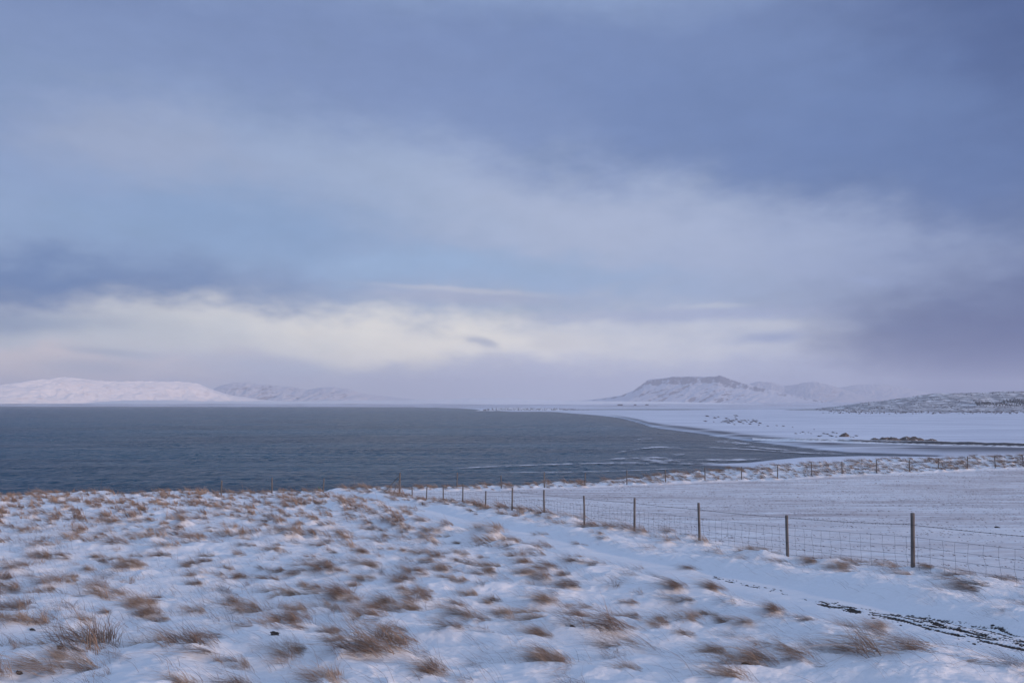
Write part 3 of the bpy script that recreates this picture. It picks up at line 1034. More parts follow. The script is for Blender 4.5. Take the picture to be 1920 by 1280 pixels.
face = np.broadcast_to((0.72 * np.exp(-((W + 0.40) / 0.45) ** 2))[:, None], bxx.shape) * (0.55 + 0.45 * sstep(0.36, 0.55, bt))[None, :]
me = mesh_np('gravel_berm', np.stack([bxx * byy / byc[None, :], byy, bz], -1).reshape(-1, 3), grid_faces(15, 700), {'face': face})
tag(link('gravel_berm', me, mat_berm(), smooth=True), kind='structure')


# ------------------------------------------------------------------ grass
def blades(n, spread, length, lean0, lean1, width, segs, jitter_az, rng, bend_pow=1.0, up_frac=0.08):
    """n grass blades as tapered ribbons, combed toward -x -> verts, faces, shade"""
    ang = rng.uniform(0, 2 * np.pi, n); rad = np.sqrt(rng.uniform(0, 1, n))
    rx, ry = spread
    root = np.stack([np.cos(ang) * rad * rx, np.sin(ang) * rad * ry, np.zeros(n)], -1)
    root[:, 2] = 0.10 * (1 - rad) - 0.03
    L = length * rng.uniform(0.45, 1.15, n)
    azm = np.pi + rng.normal(0, jitter_az, n)
    odd = rng.uniform(0, 1, n) < up_frac
    l0 = np.radians(np.clip(rng.normal(lean0, 14, n), -10, 88)); l1 = np.radians(rng.normal(lean1, 14, n))
    l1 = np.where(odd, l0 + np.radians(10), l1)
    pts = [root]
    for s in range(segs):
        k = ((s + 0.5) / segs) ** bend_pow
        th = l0 + (l1 - l0) * k
        az_ = azm + rng.normal(0, 0.09, n)
        d = np.stack([np.sin(th) * np.cos(az_), np.sin(th) * np.sin(az_), np.cos(th)], -1)
        pts.append(pts[-1] + d * (L / segs)[:, None])
    P = np.stack(pts, 1)                                            # n, segs+1, 3
    wd = np.stack([-np.sin(azm), np.cos(azm), rng.uniform(-0.6, 0.9, n)], -1)
    wd /= np.linalg.norm(wd, axis=1, keepdims=True)
    tp = np.linspace(1, 0.15, segs + 1)
    half = 0.5 * width * rng.uniform(0.6, 1.4, n)
    off = wd[:, None, :] * (half[:, None] * tp[None, :])[..., None]
    V = np.stack([P - off, P + off], 2).reshape(-1, 3)              # n*(segs+1)*2
    k = segs + 1
    b0 = (np.arange(n) * k * 2)[:, None] + (np.arange(segs) * 2)[None, :]
    Fc = np.stack([b0, b0 + 1, b0 + 3, b0 + 2], -1).reshape(-1, 4)
    sh = np.repeat(np.clip(rng.normal(0.5, 0.2, n), 0, 1), k * 2)
    return V, Fc, sh


rg = np.random.default_rng(5)
VAR = {}


def locks(nl, per, spread, L, lean0, lean1, width, segs, rng, fan=0.45, az_j=0.20, bend=0.9, up=0.05):
    """a tuft made of several combed locks, each with its own root, bend and direction"""
    V, Fc, sh, o = [], [], [], 0
    for _ in range(nl):
        n = max(4, int(per * rng.uniform(0.4, 1.6)))
        v, f, s_ = blades(n, (0.085, 0.075), L * rng.uniform(0.6, 1.25), lean0 + rng.normal(0, 9), lean1 + rng.normal(0, 7), width, segs, az_j, rng, bend, up)
        th = rng.normal(0, fan); c, q = math.cos(th), math.sin(th)
        sway = 0.10 * rng.normal() * np.clip(-v[:, 0] / 0.4, 0, 1.5) ** 2
        x, y = v[:, 0], v[:, 1] + sway
        v = np.stack([x * c - y * q, x * q + y * c, v[:, 2]], -1)
        an = rng.uniform(0, 2 * np.pi); rd = math.sqrt(rng.uniform(0, 1))
        px, py = math.cos(an) * rd * spread[0], math.sin(an) * rd * spread[1]
        v += np.array([px, py, -0.05 * rd * rd])
        V.append(v); Fc.append(f + o); o += len(v)
        sh.append(np.clip(s_ + rng.normal(0, 0.18), 0, 1))
    return np.concatenate(V), np.concatenate(Fc), np.concatenate(sh)


def join(parts):
    V, Fc, sh, o = [], [], [], 0
    for v, f, s_ in parts:
        V.append(v); Fc.append(f + o); sh.append(s_); o += len(v)
    return np.concatenate(V), np.concatenate(Fc), np.concatenate(sh)


def tuft_arrays(kd, lod, rng):
    """lod 0 near, 1 middle, 2 far: fewer and broader blades"""
    k = (1.0, 0.42, 0.17)[lod]; w = (0.0042, 0.0085, 0.020)[lod]; sg = (5, 4, 3)[lod]; up = (0, 14, 24)[lod]; fn = (1.0, 0.7, 0.55)[lod]
    if kd == 'd':
        p = [locks(rng.integers(7, 12), 36 * k, (0.28, 0.24), 0.50, 64 - up, 97 - 0.4 * up, w, sg, rng, 0.40 * fn, 0.20 * fn),
             locks(2, 34 * k, (0.12, 0.16), 0.30, 52, 96, w, sg, rng, 0.5),
             locks(6, 8 * k + 1, (0.30, 0.26), 0.80, 70, 95, w * 0.75, sg, rng, 0.4, 0.3, 1.2, 0.08)]
    elif kd == 'f':
        p = [locks(rng.integers(6, 10), 42 * k, (0.40, 0.18), 0.48, 71 - up, 98 - 0.4 * up, w, sg, rng, 0.36 * fn, 0.20 * fn),
             locks(4, 8 * k + 1, (0.36, 0.20), 0.85, 74, 96, w * 0.7, sg, rng, 0.35, 0.3, 1.2, 0.08)]
    elif kd == 'w':
        p = [locks(rng.integers(3, 6), 20 * k + 2, (0.26, 0.20), 0.44, 62 - up, 94 - 0.4 * up, w * 0.85, sg, rng, 0.6 * fn, 0.35, 1.0, 0.15),
             locks(5, 6 * k + 1, (0.42, 0.30), 0.72, 72, 97, w * 0.7, sg, rng, 0.5, 0.3, 1.0, 0.1)]
    else:
        p = [locks(3, 26, (0.09, 0.08), 0.52, 22, 46, w * 0.85, sg, rng, 0.3, 0.3, 1.0, 0.5)]
    return join(p)


def variant(kd, i):
    V, Fc, sh = tuft_arrays(kd, 0, rg)
    me = mesh_np('grass_tuft', V, Fc, {'shade': sh})
    me.materials.append(M_GRASSF if kd in 'wu' else M_GRASS)
    return me


for kd, n in (('d', 10), ('f', 9), ('w', 9), ('u', 1)):
    VAR[kd] = [variant(kd, i) for i in range(n)]

MID = {}
for kd in 'dfw':
    MID[kd] = []
    for i in range(7):
        V, Fc, sh = tuft_arrays(kd, 1, rg)
        me = mesh_np('grass_tuft', V, Fc, {'shade': np.clip(sh + 0.06, 0, 1)})
        me.materials.append(M_GRASSF if kd == 'w' else M_GRASS)
        MID[kd].append(me)

# the ones that show largest become objects: hand placed first, then by apparent size
rest = sorted((t for t in tufts if t[4] is None), key=lambda t: -t[2] / t[1] * (1.0 if t[3] != 'w' else 0.7))
rest = [t for t in rest if abs(t[0] / t[1]) < 0.66]
n_rest = 236
individual = [t for t in tufts if t[4]] + rest[:n_rest]
chosen = set(id(t) for t in individual)
others = [t for t in tufts if id(t) not in chosen]


SHORT = [(u, v, n) for u, v, n in [
    (168, 1236, "the largest russet tuft"), (372, 1256, "the bottom grass dome"), (556, 1184, 'the wave crest tuft'),
    (715, 1262, "the bottom arching tuft"), (1128, 1196, 'the large shaggy tuft'), (790, 1136, 'the bushy lone tuft'),
    (1022, 1134, 'the two humped tuft'), (1420, 1277, 'the reddish bottom tuft'), (1745, 1279, 'the longest streaming tuft'),
    (1338, 1112, "the russet track tuft"), (1385, 1190, "the loose track strands"), (1622, 1192, 'the low ridge by the gravel'),
    (1532, 1052, "the russet fence clump"), (928, 1014, "the track bank's long tuft"), (548, 1024, "the left slope's long tuft"),
    (694, 1072, 'the black topped tuft'), (490, 1206, 'the spread brown tuft'), (190, 1130, 'the long brown mat'), (250, 1068, "the red brown tuft"),
    (36, 1078, "the left edge tuft"), (624, 1158, 'the lone feathery tuft'), (466, 1094, 'the small upright tuft'),
    (884, 1078, 'the wide loose mat'), (1032, 1082, 'the triangular tuft'), (1180, 1092, 'the small dark lone tuft'),
    (1306, 1005, 'the third near fence post'), (1471, 1034, 'the second near fence post'), (1186, 987, 'the fourth near fence post'), (1092, 970, 'the fifth near fence post'),
    (1018, 958, 'the sixth near fence post'), (957, 955, 'the seventh near fence post'), (1700, 1074, 'the nearest fence post'),
    (752, 928, 'the braced corner post'), (610, 934, 'the green stakes'), (515, 935, "the second thin post"), (421, 940, 'the leftmost thin post')]]
ORD = ['first', 'second', 'third', 'fourth', 'fifth', 'sixth', 'seventh', 'eighth', 'ninth', 'tenth']


def to_px(x, y, z):
    d = np.array([x, y, z - CAMZ])
    fw = d[1] * math.cos(PITCH) + d[2] * math.sin(PITCH); up = -d[1] * math.sin(PITCH) + d[2] * math.cos(PITCH)
    return 960 + F * d[0] / fw, 640 - F * up / fw


def describe(x, y, sz, kd):
    """group and label: look first, then what it stands beside"""
    z = float(ground_z(x, y)[0])
    u, v = to_px(x, y, z)
    size = 'small' if sz < 0.36 else 'large' if sz > 0.8 else ''
    look = {'d': 'bushy brown', 'f': 'flattened', 'w': 'wispy', 'u': 'upright'}[kd]
    what = ' '.join((size + ' ' + look + ' tuft').split())
    if y > far_fence_y(x / y):
        k = min(range(len(far_px_list)), key=lambda i: abs(far_px_list[i][0] - u))
        side = 'left' if u < far_px_list[k][0] - 14 else 'right' if u > far_px_list[k][0] + 14 else ''
        where = ('just %s of' % side if side else 'straight behind') + ' ' + far_px_list[k][1]
        return 'tufts on the bluff beyond the far fence', what + ' ' + where, u
    n = min(SHORT, key=lambda q: (q[0] - u) ** 2 + (1.8 * (q[1] - v)) ** 2)
    du, dv = u - n[0], (v - n[1]) * 1.8
    if abs(du) > 2.2 * abs(dv): w = 'left of' if du < 0 else 'right of'
    elif abs(dv) > 2.2 * abs(du): w = 'straight behind' if dv < 0 else 'in front of'
    else: w = ('behind and ' if dv < 0 else 'in front and ') + ('left of' if du < 0 else 'right of')
    ns = near_side(x, y)
    g = 'tufts along the near fence' if ns > -1.3 else 'tufts in the foreground snow' if y < 20 else 'tufts on the slope toward the sea'
    return g, what + ' ' + w + ' ' + n[2], u


far_px_list = sorted([(to_px(p[0], p[1], float(ground_z(*p)[0]))[0], None) for p in far_posts], reverse=True)
far_px_list = [q for q in far_px_list if -40 < q[0] < 1925]
_n = len(far_px_list)
NUM = ORD + ['eleventh', 'twelfth', 'thirteenth', 'fourteenth', 'fifteenth', 'sixteenth', 'seventeenth', 'eighteenth', 'nineteenth', 'twentieth', 'twenty first', 'twenty second']
far_px_list = [(q[0], '%s far post from right' % NUM[i]) for i, q in enumerate(far_px_list)]
desc = {}
by_label = {}
for t_ in individual:
    if t_[4]: continue
    g_, l_, u_ = describe(*t_[:4])
    desc[id(t_)] = [g_, l_]
    by_label.setdefault(l_, []).append((u_, id(t_)))
for l_, mem in by_label.items():
    if len(mem) > 1:
        for i, (u_, k_) in enumerate(sorted(mem)):
            desc[k_][1] = l_ + ', ' + (['left one', 'right one'][i] if len(mem) == 2 else NUM[min(i, 21)] + ' from left')

for t_ in individual:
    x, y, sz, kd, lb = t_
    me = random.choice(VAR[kd] if (lb or y < 21 or kd == 'u') else MID[kd])
    o = bpy.data.objects.new('grass_tuft', me)
    C.objects.link(o)
    s = sz / 0.62 * (0.90 if lb else 1.0)
    o.scale = (s * random.uniform(0.9, 1.15), s * random.uniform(0.85, 1.25), s * random.uniform(0.75, 1.05))
    o.rotation_euler = (0, 0, R(-17) + R(random.uniform(-16, 16)))
    o.location = (x, y, float(ground_z(x, y)[0]) + 0.015)
    if lb:
        tag(o, lb, 'grass tuft', 'grass tufts picked out on the near slope')
    else:
        g, l = desc[id(t_)]
        tag(o, l, 'grass tuft', g)


def scatter_blades(px, py, sizes, per, width, segs, length, rng, lean=(45, 92), sink=0.0):
    """many small tufts joined into one mesh"""
    V, Fc, sh, o = [], [], [], 0
    for x, y, s, pr, wdt in zip(px, py, sizes, per, width):
        v, f, a = blades(int(pr), (0.24, 0.17), length, lean[0], lean[1], wdt / s, segs, 0.38, rng)
        v = v * s
        c, q = math.cos(R(-17)), math.sin(R(-17))
        vx = v[:, 0] * c - v[:, 1] * q + x; vy = v[:, 0] * q + v[:, 1] * c + y
        base = float(ground_z(x, y)[0])
        V.append(np.stack([vx, vy, v[:, 2] + base - sink], -1)); Fc.append(f + o); sh.append(np.clip(a + rng.normal(0, 0.14), 0, 1)); o += len(v)
    return np.concatenate(V), np.concatenate(Fc), np.concatenate(sh)


LO = {(kd, lod): [tuft_arrays(kd, lod, rg) for _ in range(6)] for kd in 'dfw' for lod in (1, 2)}
parts_ = []
for x, y, sz, kd, lb in others:
    v, f, a = random.choice(LO[(kd, 1 if y < 30 else 2)])
    q = sz / 0.62
    th = R(-17) + R(random.uniform(-18, 18)); c_, s_ = math.cos(th), math.sin(th)
    v = v * np.array([q, q * random.uniform(0.85, 1.25), q * random.uniform(0.75, 1.1)])
    v = np.stack([v[:, 0] * c_ - v[:, 1] * s_ + x, v[:, 0] * s_ + v[:, 1] * c_ + y, v[:, 2] + float(ground_z(x, y)[0]) + 0.02], -1)
    parts_.append((v, f, np.clip(a + random.gauss(0.12, 0.16), 0, 1)))
v, f, a = join(parts_)
me = mesh_np('distant_grass', v, f, {'shade': a}); me.materials.append(M_GRASS)
tag(link('distant_grass', me), 'brown grass tufts crowding the far slope and the bluff top', kind='stuff')

# fine lone stems between the tufts
n = 8500
sy = np.sqrt(rg.uniform(8 ** 2, 34 ** 2, n)); st_ = rg.uniform(-0.72, 0.72, n); sx = st_ * sy
mf, mt = masks(sx, sy)
dn = fbm(sx * 0.5, sy * 0.5, 3, 15)
ok = (mf < 0.3) & (rg.uniform(0, 1, n) > mt * 0.96) & (dn > -0.2) & (sy < edge_y(st_))
sx, sy = sx[ok], sy[ok]
v, f, a = scatter_blades(sx, sy, np.full(len(sx), 1.0), rg.integers(2, 10, len(sx)), rg.uniform(0.0030, 0.0046, len(sx)), 4, 0.36, rg, (48, 84))
me = mesh_np('loose_grass', v, f, {'shade': a * 0.8}); me.materials.append(M_GRASSF)
tag(link('loose_grass', me), 'single dry grass stems sticking out of the snow between tufts', kind='stuff')

# stubble of the field, combed into the drift lines
n = 60000
sy = np.sqrt(rg.uniform(15 ** 2, 84 ** 2, n)); st_ = rg.uniform(-0.16, 0.74, n); sx = st_ * sy
mf, mt = masks(sx, sy)
a_ = sx * WX + sy * WY; b_ = -sx * WY + sy * WX
dn = fbm(a_ * 0.25, b_ * 1.3, 4, 16) + 0.4 * fbm(a_ * 0.9, b_ * 2.2, 3, 17)
ok = (mf > 0.6) & (dn > 0.06)
sx, sy, dn = sx[ok], sy[ok], dn[ok]
m_ = len(sx)
hgt = rg.uniform(0.010, 0.033, m_) * (0.7 + 1.5 * np.clip(dn, 0, 0.5)); wd = rg.uniform(0.02, 0.065, m_) * (0.5 + sy / 60)
zg = ground_z(sx, sy)
p0 = np.stack([sx, sy, zg - 0.01], -1)
lean = np.stack([WX * hgt * 1.5, WY * hgt * 1.5, hgt], -1)
ax = np.stack([-WX * wd, -WY * wd, 0 * wd], -1)
yy_ = np.stack([0 * wd, -0.02 - 0 * wd, 0 * wd], -1)
V = np.stack([p0 - ax * 0.5, p0 + ax * 0.5 + yy_, p0 + lean + ax * 0.2, p0 + lean - ax * 0.6], 1).reshape(-1, 3)
f = (np.arange(m_) * 4)[:, None] + np.arange(4)[None, :]
me = mesh_np('field_stubble', V, f, {'shade': np.repeat(np.clip(rg.normal(0.5, 0.25, m_), 0, 1), 4)}); me.materials.append(M_STUB)
tag(link('field_stubble', me), 'short grass stubble showing through thin snow on the fenced field', kind='stuff')

# ------------------------------------------------------------------ bare gravel of the track
ICO_T = (1 + 5 ** 0.5) / 2
ICO = np.array([(-1, ICO_T, 0), (1, ICO_T, 0), (-1, -ICO_T, 0), (1, -ICO_T, 0), (0, -1, ICO_T), (0, 1, ICO_T), (0, -1, -ICO_T), (0, 1, -ICO_T),
                (ICO_T, 0, -1), (ICO_T, 0, 1), (-ICO_T, 0, -1), (-ICO_T, 0, 1)]) / math.hypot(1, ICO_T)
ICOF = np.array([(0, 11, 5), (0, 5, 1), (0, 1, 7), (0, 7, 10), (0, 10, 11), (1, 5, 9), (5, 11, 4), (11, 10, 2), (10, 7, 6), (7, 1, 8),
                 (3, 9, 4), (3, 4, 2), (3, 2, 6), (3, 6, 8), (3, 8, 9), (4, 9, 5), (2, 4, 11), (6, 2, 10), (8, 6, 7), (9, 8, 1)])
V, Fc, o = [], [], 0
for (P, a0, b0, cov), cnt in zip(PATCH, (2600, 600, 320, 60, 60)):
    seg = np.diff(P, axis=0); L = np.hypot(*seg.T); cum = np.concatenate([[0], np.cumsum(L)])
    for _ in range(cnt):
        s = random.uniform(0, cum[-1]); i = min(int(np.searchsorted(cum, s)) - 1, len(L) - 1); i = max(i, 0)
        d = seg[i] / L[i]; p = P[i] + d * (s - cum[i])
        hw = a0 + (b0 - a0) * s / cum[-1]
        off = random.gauss(0, 0.5) * hw
        stv = float(fbm(np.array([s * 2.2]), np.array([off * 11.0]), 4, 61)[0]) * 0.5 + 0.5
        if stv < 0.56 - 0.06 * cov: continue
        p = p + np.array([-d[1], d[0]]) * off
        r = random.choice((0.007, 0.009, 0.012, 0.018)) * random.uniform(0.7, 1.4)
        q = ICO * rg.uniform(0.7, 1.2, (12, 1)) * r * np.array([1.5, 1.0, 0.55])
        an = math.atan2(d[1], d[0]) + random.uniform(-0.4, 0.4)
        c_, s_ = math.cos(an), math.sin(an)
        q = np.stack([q[:, 0] * c_ - q[:, 1] * s_, q[:, 0] * s_ + q[:, 1] * c_, q[:, 2]], -1)
        q += np.array([p[0], p[1], float(ground_z(p[0], p[1])[0]) + r * 0.1])
        V.append(q); Fc.append(ICOF + o); o += 12
me = mesh_np('gravel', np.concatenate(V), np.concatenate(Fc)); me.materials.append(M_STONE)
tag(link('gravel', me), 'dark gravel and mud bared by the wind along the snowy track', kind='stuff')

# dark earth clods beside tufts
CLODS = [(1400, 1279, 0.09, 'dark round stone under the reddish tuft at the bottom edge'),
         (514, 1226, 0.09, 'dark slanting peat clod under the wave crest tuft'),
         (60, 1196, 0.06, 'small dark clod at the foot of the ragged double tuft on the left'),
         (112, 1246, 0.07, 'small dark clod left of the foot of the largest russet tuft'),
         (36, 1278, 0.06, 'dark clod in the bottom left corner'),
         (1073, 1198, 0.06, 'dark clod in the hollow left of the large shaggy tuft'),
         (1870, 991, 0.14, 'lone brown clod out on the snowy field near the right edge'),
         (738, 1014, 0.10, 'small stone on the snow of the track bend far left')]
for u, v, r, lb in CLODS:
    r *= 0.5
    x, y = G(u, v)
    b = MB()
    nu, nv = 14, 8
    th, ph = np.meshgrid(np.linspace(0, 2 * np.pi, nu, endpoint=False), np.linspace(0.05, np.pi - 0.05, nv))
    sx_, sy_, sz_ = np.cos(th) * np.sin(ph), np.sin(th) * np.sin(ph), np.cos(ph)
    rr_ = r * (1 + 0.9 * fbm(sx_ * 1.7 + u, sy_ * 1.7 + sz_ * 1.3 + v, 4, int(u)))
    q = np.stack([sx_ * rr_ * 1.4, sy_ * rr_ * 0.9, sz_ * rr_ * 0.55], -1).reshape(-1, 3)
    fs = [(i * nu + k, i * nu + (k + 1) % nu, (i + 1) * nu + (k + 1) % nu, (i + 1) * nu + k) for i in range(nv - 1) for k in range(nu)]
    fs += [tuple(range(nu)), tuple((nv - 1) * nu + k for k in range(nu))]
    b.add(q, fs)
    o = b.build('earth_clod', M_STONE)
    o.location = (x, y, float(ground_z(x, y)[0]) + r * 0.2)
    o.rotation_euler = (0, 0.15, random.uniform(-0.5, 0.5))
    tag(o, lb, 'clod')


# ------------------------------------------------------------------ fences
def post_mesh(h, r, seed, sides=12):
    rr = random.Random(seed)
    V, Fs = [], []
    levels = [(-0.35, 1.02), (0.0, 1.02), (h * 0.35, 0.99), (h * 0.7, 0.97), (h - 0.012, 0.96), (h, 0.86)]
    k_ = [1 + rr.uniform(-0.07, 0.07) for _ in range(sides)]
    bx, by = rr.uniform(-0.012, 0.012), rr.uniform(-0.012, 0.012)
    for z, s in levels:
        for k in range(sides):
            a = 2 * math.pi * k / sides
            w = math.sin(max(z, 0) / h * math.pi)
            V.append((r * s * k_[k] * math.cos(a) + bx * w, r * s * k_[k] * math.sin(a) + by * w, z + (rr.uniform(-0.004, 0.004) if z == h else 0)))
    for i in range(len(levels) - 1):
        for k in range(sides):
            k2 = (k + 1) % sides
            Fs.append((i * sides + k, i * sides + k2, (i + 1) * sides + k2, (i + 1) * sides + k))
    Fs.append(tuple((len(levels) - 1) * sides + k for k in range(sides)))
    return V, Fs


def add_post(name, parent, x, y, h, r, seed, lean=(0, 0)):
    b = MB(); b.add(*post_mesh(h, r, seed))
    o = b.build(name, M_POST, parent, True)
    for p in o.data.polygons:
        if len(p.vertices) > 4: p.use_smooth = False
    z = float(ground_z(x, y)[0])
    o.location = (x - parent.location.x, y - parent.location.y, z - 0.02 - parent.location.z)
    o.rotation_euler = (lean[0], lean[1], random.uniform(0, 3))
    return np.array([x, y, z])


near_h = {0: 1.10, 1: 1.09, 2: 1.10, 3: 1.12, 4: 1.09, 5: 1.02, 6: 1.05, 7: 0.95, 8: 0.98, 9: 0.98, 10: 0.82, 11: 0.72, -1: 1.1, -2: 1.1, 12: 0.8}
nf = empty('wire_fence', (near_posts[2][0], near_posts[2][1], float(ground_z(*near_posts[2])[0])))
tag(nf, 'long wire netting fence with weathered posts and a barbed top strand beside the track', 'fence')
nbase = []
for i, (x, y) in enumerate(near_posts):
    k = i - 2
    ln = (R(random.uniform(-1.8, 1.8)), R(random.uniform(-1.5, 1.5)))
    if k == 0: ln = (R(0.5), R(-1.6))
    nbase.append(add_post('fence_post', nf, x, y, near_h[k] + 0.02, 0.038 if k > 0 else 0.042, 300 + i, ln))
nbase.append(np.array([corner[0], corner[1], float(ground_z(*corner)[0])]))
off0 = np.array(nf.location)
nbase_s = [p.copy() for p in nbase]
# smooth wire datum so it does not follow every drift
zz = np.array([p[2] for p in nbase]); zs = np.convolve(np.pad(zz, 1, 'edge'), [0.25, 0.5, 0.25], 'valid')
for p, z in zip(nbase_s, zs): p[2] = z
SIDE = np.array([-0.93, -0.365, 0]) * 0.046       # wires run on the track side of the posts


def strand(frac_h, sag, n_per=10, scale=1.0):
    pts = []
    for a, b, ka in zip(nbase_s[:-1], nbase_s[1:], range(-2, 20)):
        ha = near_h.get(ka, 0.9) / 1.10; hb = near_h.get(ka + 1, 0.9) / 1.10
        for j in range(n_per):
            t = j / n_per
            p = a * (1 - t) + b * t
            p = p + SIDE + np.array([0, 0, frac_h * (ha * (1 - t) + hb * t) - sag * 4 * t * (1 - t)]) - off0
            pts.append(p)
    return np.array(pts)


bw = strand(0.945, 0.02)
b = MB(); b.add(*tube(bw, 0.0048, 5))
barbed = b.build('barbed_wire', M_BARB, nf)
b = MB()
seglen = np.linalg.norm(np.diff(bw, axis=0), axis=1); cum = np.concatenate([[0], np.cumsum(seglen)])
s = 0.05
while s < min(cum[-1], 48):
    p = np.array([np.interp(s, cum, bw[:, c]) for c in range(3)])
    i = min(int(np.searchsorted(cum, s)), len(bw) - 1); d = bw[i] - bw[i - 1]; d /= np.linalg.norm(d)
    b.add(*tube([p - d * 0.011, p + d * 0.011], 0.0062, 5))
    for _ in range(2):
        q = np.array([random.uniform(-1, 1), random.uniform(-1, 1), random.uniform(-1, 1)]); q /= np.linalg.norm(q)
        b.add(*tube([p - q * 0.016, p + q * 0.016], 0.0022, 3))
    s += random.uniform(0.095, 0.115)
o = b.build('barb', M_BARB, barbed); o['kind'] = 'stuff'
NET = [0.70, 0.51, 0.335, 0.18, 0.03]
rows = []
for hgt in NET:
    w = strand(hgt, 0.012)
    b = MB(); b.add(*tube(w, 0.0032, 4))
    b.build('line_wire', M_WIRE, nf); rows.append(w)
# stay wires of the netting, kinked a little at each crossing
b = MB()
cum = np.concatenate([[0], np.cumsum(np.linalg.norm(np.diff(rows[0], axis=0), axis=1))])
s = 0.1
while s < cum[-1]:
    pts = []
    for q, w in enumerate(rows):
        e = s + (random.uniform(-0.035, 0.035) if q not in (0,) else 0)
        pts.append(np.array([np.interp(e, cum, w[:, c]) for c in range(3)]))
    if s < 30:
        mid = []
        for p, q in zip(pts[:-1], pts[1:]):
            mid += [p, (p + q) / 2 + np.array([random.uniform(-0.006, 0.006)] * 2 + [0])]
        pts = mid + [pts[-1]]
    b.add(*tube(pts, 0.0026, 4, False))
    s += random.uniform(0.28, 0.33)
o = b.build('stay_wire', M_WIRE, nf); o['kind'] = 'stuff'
# corner post and its braces
add_post('corner_post', nf, corner[0], corner[1], 1.55, 0.065, 400)
cz = float(ground_z(*corner)[0])
for (dxx, dyy, z0, z1) in ((-1.25, 0.5, 1.35, 0.10), (-0.35, -1.3, 1.05, 0.1)):
    b = MB()
    p0 = np.array([corner[0], corner[1], cz + z0]) - off0
    p1 = np.array([corner[0] + dxx, corner[1] + dyy, cz + z1 - 0.1]) - off0
    b.add(*tube([p0, (p0 + p1) / 2, p1], 0.028, 6)); b.build('brace', M_POST, nf, True)

ff = empty('wire_fence', (far_posts[3][0], far_posts[3][1], float(ground_z(*far_posts[3])[0])))
tag(ff, 'farther post and wire fence along the bluff top at the far side of the field', 'fence')
fb = []
far_h = {421: 1.0}
for i, (x, y) in enumerate(far_posts):
    fb.append(add_post('fence_post', ff, x, y, random.uniform(1.1, 1.28), random.uniform(0.042, 0.050), 500 + i,
                       (R(random.uniform(-1.5, 1.5)), R(random.uniform(-3, 3)))))
fb = [p for p in fb]
fb.insert(3, np.array([corner[0], corner[1] + 0.1, cz]))
for nm, hgt, mt in (('barbed_wire', 0.98, M_BARB), ('line_wire', 0.72, M_WIRE), ('line_wire', 0.5, M_WIRE), ('line_wire', 0.3, M_WIRE)):
    pts = []
    for a, c in zip(fb[:-1], fb[1:]):
        for j in range(3):
            t = j / 3
            p = a * (1 - t) + c * t + np.array([0, -0.05, hgt - 0.02 * 4 * t * (1 - t)])
            pts.append(p - np.array(ff.location))
    b = MB(); b.add(*tube(pts, 0.003, 4)); b.build(nm, mt, ff)

# green trestle-like marker next to a far fence post
gx, gy = G(602, 934); gy = 59.2; gx = (602 - 960) / F * gy
gz = float(ground_z(gx, gy)[0])
M_GREEN = mat_plain_col('green plastic', (0.02, 0.13, 0.07, 1), 0.5)
gm = tag(empty('marker_stake', (gx, gy, gz)), 'pair of green stakes leaning together beside a thin post at the bluff edge', 'stake')
for a, c in (((-0.16, 0, -0.1), (-0.05, 0.02, 0.38)), ((0.10, 0, -0.1), (0.0, -0.02, 0.55))):
    b = MB(); b.add(*tube([a, c], 0.03, 6)); b.build('stake', M_GREEN, gm, True)
b = MB(); b.add(*tube([(-0.12, 0, 0.12), (0.06, 0, 0.14)], 0.02, 6)); b.build('crossbar', M_GREEN, gm, True)

# ------------------------------------------------------------------ out on the plain: grassy mounds, dune grass, scrub, farm
def mat_mound():
    m, t, b = new_mat('dead dune grass and snow')
    g = t.n.new('ShaderNodeTexCoord').outputs['Object']
    n = t.noise(t.mapping(g, (0.5, 0.5, 0.9)), 1.2, 5, 0.65, 0.3).outputs['Fac']
    n2 = t.noise(g, 3.0, 4, 0.7).outputs['Fac']
    c = t.mix(n2, (0.07, 0.057, 0.053, 1), (0.15, 0.118, 0.105, 1))
    t.put(b.inputs['Base Color'], t.mix(t.maprange(n, 0.60, 0.70), c, SNOW))
    b.inputs['Roughness'].default_value = 0.9
    bump(t, b, n2, 0.4, 0.2)
    return m


M_MOUND = mat_mound()


def mound(u, v, wpx, hpx, lb, seed):
    y = (CAMZ - 1.4) * F / (v - 757); x = (u - 960) / F * y
    w, h = wpx / F * y, hpx / F * y
    n, m = 26, 14
    a = np.linspace(0, 2 * np.pi, n, endpoint=False); rr = np.linspace(0, 1, m)
    AA, RR = np.meshgrid(a, rr)
    ox_, oy_ = np.cos(AA) * RR * w * 0.5, np.sin(AA) * RR * w * 0.35
    wob = 1 + 0.22 * fbm(np.cos(AA) * 1.5 + seed, np.sin(AA) * 1.5, 2, seed + 2)
    ox_ = ox_ * wob
    z = h * np.clip(1 - RR ** 3.2, 0, 1) ** 0.8 * (0.72 + 0.9 * fbm(ox_ * 0.36 + seed, oy_ * 0.4, 3, seed)) + 0.5 * fbm(ox_ * 1.3, oy_ * 1.3, 3, seed + 1) * (1 - RR)
    ox_ = ox_ + 0.5 * z
    V = np.stack([ox_, oy_, np.where(RR > 0.99, -0.4, z)], -1).reshape(-1, 3)
    Fc = []
    for i in range(m - 1):
        for k in range(n):
            k2 = (k + 1) % n
            Fc.append((i * n + k, i * n + k2, (i + 1) * n + k2, (i + 1) * n + k))
    o = link('grassy_mound', mesh_np('grassy_mound', V, np.array(Fc)[:, ::-1]), M_MOUND, None, True)
    o.location = (x, y, plain_z(x, y) - 0.1)
    return tag(o, lb, 'mound', 'brown mounds behind the beach')


